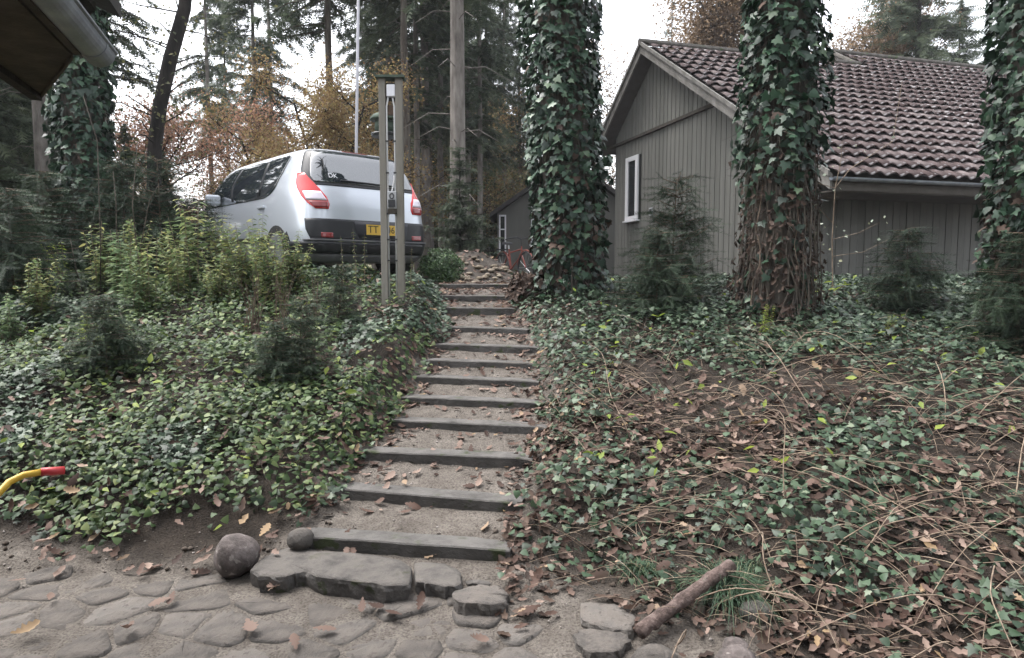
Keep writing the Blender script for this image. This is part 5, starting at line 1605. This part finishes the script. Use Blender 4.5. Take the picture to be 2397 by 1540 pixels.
V, Fa, rn = merge([spread(IVT, P_[e], R_[e], S[e], rn_[e]), spread(IVS, P_[~e], R_[~e], S[~e] * .95, rn_[~e])])
tag(link('ivy_carpet', np_mesh('ivy_carpet', V, Fa, 'ivy_right', rn)), 'dark green ivy carpet over the bank below the house', 'ivy', None, 'stuff')
# a few broad pale leaves in the carpet
x, y = scat(420, -4.2, 4.5, 3.7, 8, r)
k = (stairs_gap(x, y) > .2) & seen(x, y); x, y = x[k], y[k]
cover('pale_leaves', 'scattered pale yellow-green leaves in the ivy of both banks', 'leaves', T_lance(.24), 'lime', x, y, r.uniform(.05, .10, len(x)), r.uniform(.05, .16, len(x)), .5, r)
# dry leaf litter
LT = [T_litter(q) for q in range(3)]
def litter(name, label, x, y, sz, hov, tilt, mat='dry'):
    n = len(x); ch = []
    z = hgt(x, y) + hov
    nr = hn(x, y) + r.normal(0, tilt, (n, 3)) + [0, 0, .2]
    P_ = np.stack([x, y, z], 1); R_ = frames(nr, r.uniform(-3.14, 3.14, n), n)
    for q in range(3):
        m = np.arange(n) % 3 == q
        ch.append(spread(LT[q], P_[m], R_[m], sz[m], r.random(m.sum())))
    V, Fa, rn = merge(ch)
    return tag(link(name, np_mesh(name, V, Fa, mat, rn)), label, 'leaves', None, 'stuff')
x, y = scat(62000, -.3, 6.0, 2.2, 9.5, r)
yr2 = y + .32 * np.clip(x - .4, 0, 2.2)
gap = stairs_gap(x, y)
dens = (.15 + .85 * sstep(5.6, 4.4, yr2)) * sstep(2.75, 3.4, yr2 + .3 * np.clip(x - .6, 0, 1.2) + .5 * vnoise(x * 2, y * 2, 6)) * np.clip(.6 + 1.1 * vnoise(x * 2.4, y * 2.4, 51), .08, 1) * (gap > -.02)
k = (r.random(len(x)) < dens * .75) & (x > np.interp(y, SD, SX)) & seen(x, y)
x, y = x[k], y[k]
m = r.random(len(x)) < .42
litter('leaf_litter', 'brown leaf litter on the bank around the log and brambles', x[m], y[m], r.uniform(.035, .085, m.sum()), r.random(m.sum()) * .06 + .006, .35)
litter('rotting_leaf_litter', 'dark rotting leaves beneath the brambles of the bank', x[~m], y[~m], r.uniform(.05, .10, (~m).sum()), r.random((~m).sum()) * .03 + .004, .35, 'dry_dead')
x, y = scat(9000, -7, -.3, 3.45, 9.5, r)
k = (stairs_gap(x, y) > .02) & seen(x, y) & (x < np.interp(y, SD, SX)) & (r.random(len(x)) < .25 + .5 * (vnoise(x * 2.5, y * 2.5, 61) > .15))
x, y = x[k], y[k]
litter('leaf_litter', 'brown leaves caught in the light ivy below the car', x, y, r.uniform(.05, .10, len(x)), r.random(len(x)) * .10 + .005, .4)
# small leaves and crumbs on the path and the landing
x, y = scat(9000, -1.6, .8, 3.5, 9.1, r)
gap = stairs_gap(x, y); hwp = np.interp(y, SD, SHW)
edge = sstep(-.30, .0, gap)
# leaves gather at the back of each tread
nxt = np.min(np.where(SD[None] - (y + np.interp(y, SD, STAN) * (x - np.interp(y, SD, SX)))[:, None] > -.02, SD[None] - (y + np.interp(y, SD, STAN) * (x - np.interp(y, SD, SX)))[:, None], 9), axis=1)
dens = (.07 + .75 * edge ** 1.3 + .25 * sstep(.16, .02, nxt) + .7 * (y > 7.35)) * (gap < .25) * np.clip(.7 + 1.2 * vnoise(x * 4, y * 4, 71), .1, 1) * sstep(3.6, 4.6, y)
k = (r.random(len(x)) < dens * .95); x, y = x[k], y[k]
litter('leaf_litter', 'small pinkish brown leaves strewn along the treads of the steps', x, y, r.uniform(.035, .075, len(x)), r.random(len(x)) * .012 + .006, .22)
x, y = scat(14000, -9, 9, 9, 22, r)
k = seen(x, y) & (np.hypot(x - 5, y - 13) > 0); x, y = x[k], y[k]
litter('leaf_litter', 'brown leaves covering the level ground behind the top step', x, y, r.uniform(.07, .14, len(x)), r.random(len(x)) * .02 + .006, .3)
# pebbles
x, y = scat(7000, -3.2, 2.6, 2.5, 9, r)
yr2 = y + .32 * np.clip(x - .4, 0, 2.2)
k = ((stairs_gap(x, y) < .05) & (y > 3.5)) | ((yr2 < 3.7) & (x > -.1)) | ((y > 3.5) & (y < 3.85) & (x < -1))
x, y = x[k], y[k]
PEB = (np.array([(1, 0, 0), (-1, 0, 0), (0, 1, 0), (0, -1, 0), (0, 0, .7), (0, 0, -.7), (.6, .6, .35), (-.6, .55, .3)]) * .5,
       np.array([(0, 6, 4), (6, 2, 4), (2, 7, 4), (7, 1, 4), (1, 3, 4), (3, 0, 4), (0, 2, 6), (2, 1, 7), (2, 0, 5), (1, 2, 5), (3, 1, 5), (0, 3, 5)]))
n = len(x)
V, Fa, rn = spread(PEB, np.stack([x, y, hgt(x, y) + .002], 1), frames(rng.normal(0, .3, (n, 3)) + [0, 0, 1], rng.uniform(-3, 3, n), n), .004 + .016 * r.random(n) ** 4 + .004 * r.random(n), r.random(n))
M['pebble'] = leafmat('pebble', [(0, (.08, .07, .06)), (.5, (.2, .17, .15)), (.9, (.32, .29, .27)), (1, (.12, .1, .09))], .85, .3, 0)
tag(link('pebbles', np_mesh('pebbles', V, Fa, 'pebble', rn)), 'small pebbles and soil crumbs on the path and yard edge', 'pebbles', None, 'stuff')

x, y = scat(5200, -3.3, 2.4, 2.6, 4.4, r)
yr2 = y + .6 * np.clip(x - .2, 0, 3)
k = ((x < -.9) & (y > 3.5) & (y < 3.78 + .3 * vnoise(x * 2, y, 3))) | ((x > .15) & (yr2 > 3.3) & (yr2 < 4.3)) | ((np.abs(stairs_gap(x, y)) < .07) & (y > 3.6))
k &= r.random(len(x)) < .5
x, y = x[k], y[k]; n = len(x)
V, Fa, rn = spread(PEB, np.stack([x, y, hgt(x, y) + .002], 1), frames(rng.normal(0, .4, (n, 3)) + [0, 0, 1], rng.uniform(-3, 3, n), n), .008 + .04 * r.random(n) ** 3, r.random(n))
M['clod'] = leafmat('clod', [(0, (.04, .031, .025)), (.5, (.075, .060, .049)), (1, (.12, .10, .085))], .95, .2, 0)
tag(link('soil_clods', np_mesh('soil_clods', V, Fa, 'clod', rn)), 'dark soil clods along the foot of both banks', 'soil', None, 'stuff')
# ---- single fallen oak leaves
OAK = [np_mesh('oak_leaf', *T_oak(c_, q), 'dry', np.zeros(33)) for q, c_ in enumerate((.15, .45, .8, -.25))]
def oak(x, y, label, group, hov=.012, s=None, tilt=.2):
    o = link('oak_leaf', OAK[r.integers(0, 4)])
    nn = hn(np.array([x]), np.array([y]))[0] + r.normal(0, tilt, 3)
    R3 = frames(nn[None], np.array([r.uniform(-3.14, 3.14)]), 1)[0]
    o.rotation_euler = Matrix(R3.tolist()).to_euler()
    sc_ = s or r.uniform(.075, .125)
    o.scale = (sc_ * r.uniform(.85, 1.2), sc_, sc_)
    o.location = (x, y, gz(x, y) + hov)
    return tag(o, label, 'leaf', group)
for (u, v) in [(645, 1382), (640, 1384), (372, 1408), (922, 1440), (880, 1424), (985, 1418), (848, 1422), (585, 1468), (118, 1402), (60, 1480), (455, 1338), (470, 1336), (350, 1332), (365, 1325), (150, 1278), (110, 1305), (130, 1310), (395, 1203), (40, 1365), (1015, 1330), (1085, 1322), (825, 1322), (760, 1470), (400, 1400), (300, 1470), (690, 1500), (1240, 1440), (1120, 1500)]:
    q = on_z(u, v, .05)
    onslab = 1300 < v < 1335 and u > 700
    o = oak(q[0], q[1], 'fallen oak leaf lying on the stone slab of the lowest step' if onslab else 'fallen tan oak leaf lying on the cobbles of the yard', 'oak leaves on the stone slabs' if onslab else 'oak leaves on the cobbles')
    if onslab: o.location.z = .145
    elif v > 1340: o.location.z += .03
ny = 0
while ny < 150:
    y0 = r.uniform(3.55, 8.3); xc = np.interp(y0, SD, SX); hw = np.interp(y0, SD, SHW)
    if r.random() < .62: x0 = xc + (hw - abs(r.normal(0, .14)) + .05) * r.choice([-1, 1])
    else: x0 = xc + r.uniform(-hw, hw)
    yq = y0 + np.interp(y0, SD, STAN) * (x0 - xc)
    onp = np.any((yq - SD > -.03) & (yq - SD < .17))
    if onp and r.random() < .4: continue
    kk = int(np.searchsorted(SD, yq))
    nm = ['in front of the lowest plank step'] + [f'on the tread above plank step {w_} counted from the yard' for w_ in ('one', 'two', 'three', 'four', 'five', 'six', 'seven', 'eight', 'nine', 'ten', 'eleven', 'twelve')]
    o = oak(x0, y0, 'dry oak leaf fallen ' + nm[kk], 'oak leaves ' + nm[kk], .03 if onp else .014, r.uniform(.055, .105), .3)
    ny += 1
for k in range(95):
    x0, y0 = r.uniform(.05, 2.6), r.uniform(2.7, 5.0)
    if y0 + .32 * max(0, x0 - .4) < 3.0: continue
    pl_ = 'on the ground around the log' if y0 < 3.45 else 'on the bank edge beside the steps' if x0 < .75 else 'among the brambles above the grass tuft' if x0 < 1.8 else 'among the brambles below the saplings'
    oak(x0, y0, 'curled tan oak leaf ' + pl_, 'oak leaves ' + pl_, r.uniform(.02, .07), r.uniform(.07, .125), .5)
for k in range(40):
    x0, y0 = r.uniform(-3.2, -1.1), r.uniform(3.7, 5.6)
    oak(x0, y0, 'tan oak leaf caught on top of the light green ivy', 'oak leaves on the light ivy', r.uniform(.06, .12), r.uniform(.06, .11), .5)

# ---- brambles and dry stalks on the bank by the log
for k in range(64):
    x0, y0 = r.uniform(.5, 3.0), r.uniform(2.7, 5.0)
    a = r.uniform(0, 6.28); Ln = r.uniform(.5, 1.4); hgt_ = r.uniform(.06, .30)
    t = np.linspace(0, 1, 10)
    xs = x0 + math.cos(a) * Ln * t + .05 * np.sin(t * 5 + k); ys = y0 + math.sin(a) * Ln * t * .7
    zs_ = hgt(xs, ys) + .01 + hgt_ * 4 * t * (1 - t) * (1 if k % 3 else 1.0) + (0 if k % 3 else .25 * t)
    if stairs_gap(xs, ys).min() < -.05: continue
    pl_ = 'over the ground around the log' if y0 < 3.3 else 'over the bank beside the steps' if x0 < 1.1 else 'over the leaves above the grass tuft' if x0 < 2.0 else 'over the ivy below the saplings'
    tag(MB().tube(np.stack([xs, ys, zs_], 1), list(np.linspace(.0036, .0014, 10)), 5, False).obj('bramble_stem', 'twig' if k % 4 else 'twig_dark', smooth=True),
        'thin dry tan bramble stem arching ' + pl_, 'stem', 'bramble stems ' + pl_)
mb = MB()
for k in range(1500):
    x0, y0 = r.uniform(.3, 4.0), r.uniform(2.5, 5.8)
    if y0 + .6 * x0 < 3.4: continue
    a = r.uniform(0, 6.28); Ln = r.uniform(.12, .5); el = r.uniform(.1, .9)
    z0 = gz(x0, y0)
    t = np.linspace(0, 1, 5)
    mb.tube(np.stack([x0 + math.cos(a) * Ln * t, y0 + math.sin(a) * Ln * t * .7, z0 + .01 + Ln * el * (t - .55 * t * t) + .0 * t], 1), [.002, .0019, .0016, .0013, .001], 3, False)
tag(mb.obj('dry_stalks', 'twig'), 'tangle of short dry stalks on the bramble bank', 'stalks', None, 'stuff')
mb = MB()
for k in range(260):
    x0, y0 = r.uniform(-3.6, 3.4), r.uniform(3.9, 7.5)
    if stairs_gap(np.array([x0]), np.array([y0]))[0] < .25: continue
    a = r.uniform(0, 6.28); Ln = r.uniform(.15, .5)
    t = np.linspace(0, 1, 5); z0 = gz(x0, y0)
    mb.tube(np.stack([x0 + math.cos(a) * Ln * t * .6, y0 + math.sin(a) * Ln * t * .6, z0 + .03 + Ln * .8 * (t - .45 * t * t)], 1), [.0022, .002, .0018, .0014, .001], 3, False)
tag(mb.obj('dry_stalks', 'vine'), 'thin brown stalks standing in the ivy of the banks', 'stalks', None, 'stuff')
# grass tufts
def tuft(u, v, z0, n, ln, label, spreadr=.05):
    q = on_z(u, v, z0); x0, y0 = q[0], q[1]; zb = gz(x0, y0)
    V = []; Fc = []; rn = []
    for k in range(n):
        a = r.uniform(0, 6.28); l = ln * r.uniform(.5, 1.1); el = r.uniform(.75, 1.45)
        b = np.array([x0 + r.normal(0, spreadr), y0 + r.normal(0, spreadr * .7), zb])
        d = np.array([math.cos(a), math.sin(a), 0]); sd = np.array([-d[1], d[0], 0]) * .0028
        o = len(V); c_ = r.random()
        for t in np.linspace(0, 1, 5):
            p = b + d * l * math.cos(el) * t + np.array([0, 0, l * (math.sin(el) * t - .75 * t * t)])
            V += [p - sd * (1 - t * .9), p + sd * (1 - t * .9)]; rn += [c_, c_]
        for j in range(4): Fc.append((o + 2 * j, o + 2 * j + 1, o + 2 * j + 3, o + 2 * j + 2))
    return tag(link('grass_tuft', np_mesh('grass_tuft', np.array(V), np.array(Fc), 'grass', np.array(rn))), label, 'grass')
tuft(1705, 1300, .30, 800, .46, 'large drooping green grass tuft above the log', .05)
tuft(1500, 1275, .28, 260, .24, 'small bright grass tuft at the bank foot beside the log', .04)
tuft(1748, 1225, .4, 160, .16, 'small grass tuft on the bank above the large tuft', .045)
tuft(2020, 1150, .5, 60, .12, 'tiny grass tuft among the dry stalks of the bank', .03)

# ---- leafy herbs and shrubs
def herb(name, seed, h, ns, mat, leaf=.085, gapl=.035, wid=.17, lean=.25, stem='twig', droop=.5):
    rr = np.random.default_rng(seed); root = thing(name, None, None)
    mb = MB(); P_, D_, S_ = [], [], []
    for k in range(ns):
        a = rr.uniform(0, 6.28); hl = h * rr.uniform(.6, 1.1); ln = rr.uniform(.2, 1) * lean
        t = np.linspace(0, 1, 8)
        pts = np.stack([rr.normal(0, .05) + math.cos(a) * ln * hl * t ** 1.6, rr.normal(0, .05) + math.sin(a) * ln * hl * t ** 1.6, hl * t - .03], 1)
        mb.tube(pts, list(np.linspace(.0045, .0015, 8)), 4, False)
        m = int(hl / gapl)
        for j in range(m):
            tt = .18 + .82 * j / m
            p = np.array([np.interp(tt, t, pts[:, q]) for q in range(3)])
            w = j * 1.57 + rr.uniform(-.3, .3)
            for s0 in (0, math.pi):
                P_.append(p); D_.append((math.cos(w + s0), math.sin(w + s0), rr.uniform(-droop, .35))); S_.append(leaf * (1.05 - .5 * tt) * rr.uniform(.7, 1.2))
    so = mb.obj('stems', stem, root)
    P_, D_, S_ = np.array(P_), np.array(D_), np.array(S_)
    V, Fa, rn = spread(T_lance(wid), P_, frames_dir(D_, rr.normal(0, .3, D_.shape)), S_, rr.random(len(P_)))
    lo = link('leaves', np_mesh('leaves', V, Fa, mat, rn), root)
    return finish_proto(root, [so, lo])
HB1 = herb('leafy_herb', 1, .85, 9, 'herb', .135, .045)
HB2 = herb('leafy_herb', 2, .75, 10, 'herb_pale', .145, .042, .16)
HB3 = herb('leafy_shrub', 3, .7, 20, 'herb', .085, .034, .26, .55)
HB4 = herb('bare_stalk_clump', 4, .75, 18, 'dry_dead', .03, .12, .2, .3, 'bark_red')
HB5 = herb('leafy_herb', 5, .5, 6, 'lime', .075, .035, .2)
hl = [(HB2, 285, 7.0, 1.0, 'pale green leafy herb below the ivy-clad tree'), (HB2, 300, 6.5, .8, 'pale herb with drooping leaves in front of the taller pale herb'),
      (HB1, 450, 7.4, 1.25, 'tall yellow-green herb in front of the car door'), (HB1, 350, 6.6, .9, 'yellow-green herb beside the pale herbs'),
      (HB3, 575, 7.1, 1.15, 'leafy green shrub hiding the car sill'), (HB3, 640, 6.9, 1.1, 'dense leafy shrub before the car rear wheel'),
      (HB3, 690, 7.3, 1.0, 'leafy shrub under the car tail light'), (HB3, 510, 6.8, .9, 'small leafed shrub on the bank below the car door'),
      (HB1, 420, 7.0, .8, 'yellowing herb between shrub and pale herb'), (HB4, 590, 6.2, .85, 'clump of bare reddish stalks below the car'),
      (HB4, 660, 6.3, .75, 'clump of thin brown stalks under the leafy shrub'), (HB4, 740, 6.5, .7, 'sparse brown stalks below the car bumper'),
      (HB5, 195, 5.6, .8, 'bright lime green herb on the bank below the ivy-clad tree'), (HB5, 60, 7.5, 1.0, 'lime green herb under the shed eave'),
      (HB5, 150, 7.6, 1.2, 'yellow-green herb beside the tarpaulin bundle'), (HB1, 230, 7.4, .9, 'green herb at the foot of the ivy-clad tree'),
      (HB3, 90, 6.4, .9, 'dull leafy shrub on the bank by the shed'), (HB2, 20, 6.0, .6, 'pale herb at the bank edge by the shed'),
      (HB3, 530, 7.9, 1.2, 'leafy shrub beside the car door'), (HB3, 400, 7.6, 1.0, 'leafy shrub under the leaning tree'),
      (HB3, 320, 7.6, 1.1, 'leafy shrub between leaning tree and pale herb'), (HB1, 610, 7.6, 1.0, 'thin yellow-green herb rising before the car side window'),
      (HB5, 1790, 5.7, .55, 'lime green herb at the foot of the vine-covered trunk'), (HB5, 2080, 5.6, .4, 'small lime green seedling before the dark wall'),
      (HB3, 2330, 6.4, .6, 'dull shrub before the dark wall by the ivy trunk')]
for pr, u, Y, s, lab in hl: tree(pr, u, Y, lab, 'herb' if 'herb' in pr.name else 'shrub', None, s)
# slim leafy wands in front of the car
WD1 = herb('leafy_wand', 9, 1.0, 1, 'herb', .06, .045, .16, .06)
for u, Y, s, lab in [(835, 7.6, 1.0, 'slim leafy wand before the car tailgate'), (868, 7.5, .95, 'slim leafy wand before the car rear window'), (808, 7.7, .85, 'short leafy wand before the car tail light'), (905, 7.4, .8, 'leafy wand beside the left timber post'), (960, 7.4, .7, 'leafy wand beside the post before the car bumper')]:
    tree(WD1, u, Y, lab, 'plant', None, s)
# thin bare stems by the ivy-clad tree
for k, (pts, lab) in enumerate([([(237, 720), (235, 560), (228, 330), (195, 225)], 'long bare stem in front of the ivy-clad tree'), ([(330, 640), (310, 480), (322, 330)], 'bare stem bending beside the ivy-clad tree'),
                               ([(300, 600), (350, 470), (372, 430)], 'crooked bare stem before the leaning tree'), ([(272, 660), (272, 480), (265, 400)], 'thin grey stem at the ivy-clad tree'), ([(205, 800), (180, 640), (165, 560)], 'pale bent stem below the shed eave')]):
    q = [at(u, v, 7.3 - .05 * i) for i, (u, v) in enumerate(pts)]; q[0][2] = gz(q[0][0], q[0][1]) - .02
    tag(MB().tube(q, list(np.linspace(.007, .003, len(q))), 6).obj('tall_bare_shoot', 'vine', smooth=True), lab, 'shoot')
# sparse sapling with pale leaves before the long wall
sx, sy = at_u(1958, 7.4), 7.4
sps = thing('bare_sapling', 'thin bare sapling with a few pale leaves before the house corner', 'sapling', (sx, sy, gz(sx, sy)))
mb = MB(); tipl = []
def twig_px(pts, r0, Y=7.4):
    q = [at(u, v, Y) for u, v in pts]
    mb.tube(q, list(np.linspace(r0, r0 * .4, len(q))), 5, False); tipl.extend(q)
b0 = at(1950, 740, 7.4); b0[2] = gz(sx, sy) - .03
twig_px([(1950, 735), (1948, 560), (1955, 440), (1990, 395), (2090, 330), (2112, 190)], .007)
twig_px([(1955, 440), (1968, 380), (1972, 330)], .005); twig_px([(1950, 560), (2010, 545), (2060, 520)], .004); twig_px([(1950, 600), (2020, 590), (2080, 560)], .004); twig_px([(1948, 520), (1900, 470), (1870, 440)], .004); twig_px([(1955, 440), (1850, 410), (1720, 345)], .004)
mb.obj('stem', 'twig', sps, world=True)
tp = np.array(tipl); nl = 46
Pq = tp[r.integers(0, len(tp), nl)] + r.normal(0, .10, (nl, 3))
V, Fa, rn = spread(T_diamond(.4), Pq, frames(r.normal(0, .6, (nl, 3)) + [0, -.3, .6], r.uniform(-2, 2, nl), nl), r.uniform(.03, .05, nl))
link('leaves', np_mesh('leaves', V, Fa, 'pale_leaf', rn), sps, True)
# rotten stump heaped with dead leaves beside the upper steps
q = at(1238, 735, 7.5); zq = gz(q[0], 7.5)
stump = thing('rotten_stump', 'low rotten stump heaped with dark dead leaves beside the upper steps', 'stump', (q[0], 7.5, zq))
prof = [(.19, -.1), (.17, .05), (.15, .16), (.12, .21), (.03, .19)]
MB().lathe(prof, 14, (q[0], 7.5, zq)).obj('stump_body', 'bark_red', stump, world=True, smooth=True)
n = 420
w = r.uniform(0, 6.28, n); zz = r.uniform(0, .26, n); rd_ = (.23 - .35 * zz) * r.uniform(.85, 1.2, n)
Pq = np.stack([q[0] + np.cos(w) * rd_, 7.5 + np.sin(w) * rd_, zq + zz], 1)
V, Fa, rn = spread(LT[0], Pq, frames(np.stack([np.cos(w), np.sin(w), .6 + 0 * w], 1) + r.normal(0, .4, (n, 3)), r.uniform(-3, 3, n), n), r.uniform(.06, .11, n))
link('dead_leaves', np_mesh('dead_leaves', V, Fa, 'dry_dead', rn), stump, True)
# prototypes that were never planted leave the scene
for o in HIDE:
    if o.name not in USED:
        for c in KIDS[o.name]: bpy.data.objects.remove(c)
        bpy.data.objects.remove(o)

# ------------------------------------------------------------------ damp November air
mh = bpy.data.materials.new('haze'); mh.use_nodes = True
Nh = mh.node_tree.nodes
for q in list(Nh): Nh.remove(q)
ho = Nh.new('ShaderNodeOutputMaterial'); pv = Nh.new('ShaderNodeVolumePrincipled')
pv.inputs['Color'].default_value = (.93, .95, 1.0, 1); pv.inputs['Density'].default_value = .0009
mh.node_tree.links.new(pv.outputs[0], ho.inputs['Volume'])
M['haze'] = mh
tag(MB().box((0, 180, 12), (620, 640, 30)).obj('haze', 'haze'), 'thin damp autumn air between the trees', 'haze', None, 'stuff')
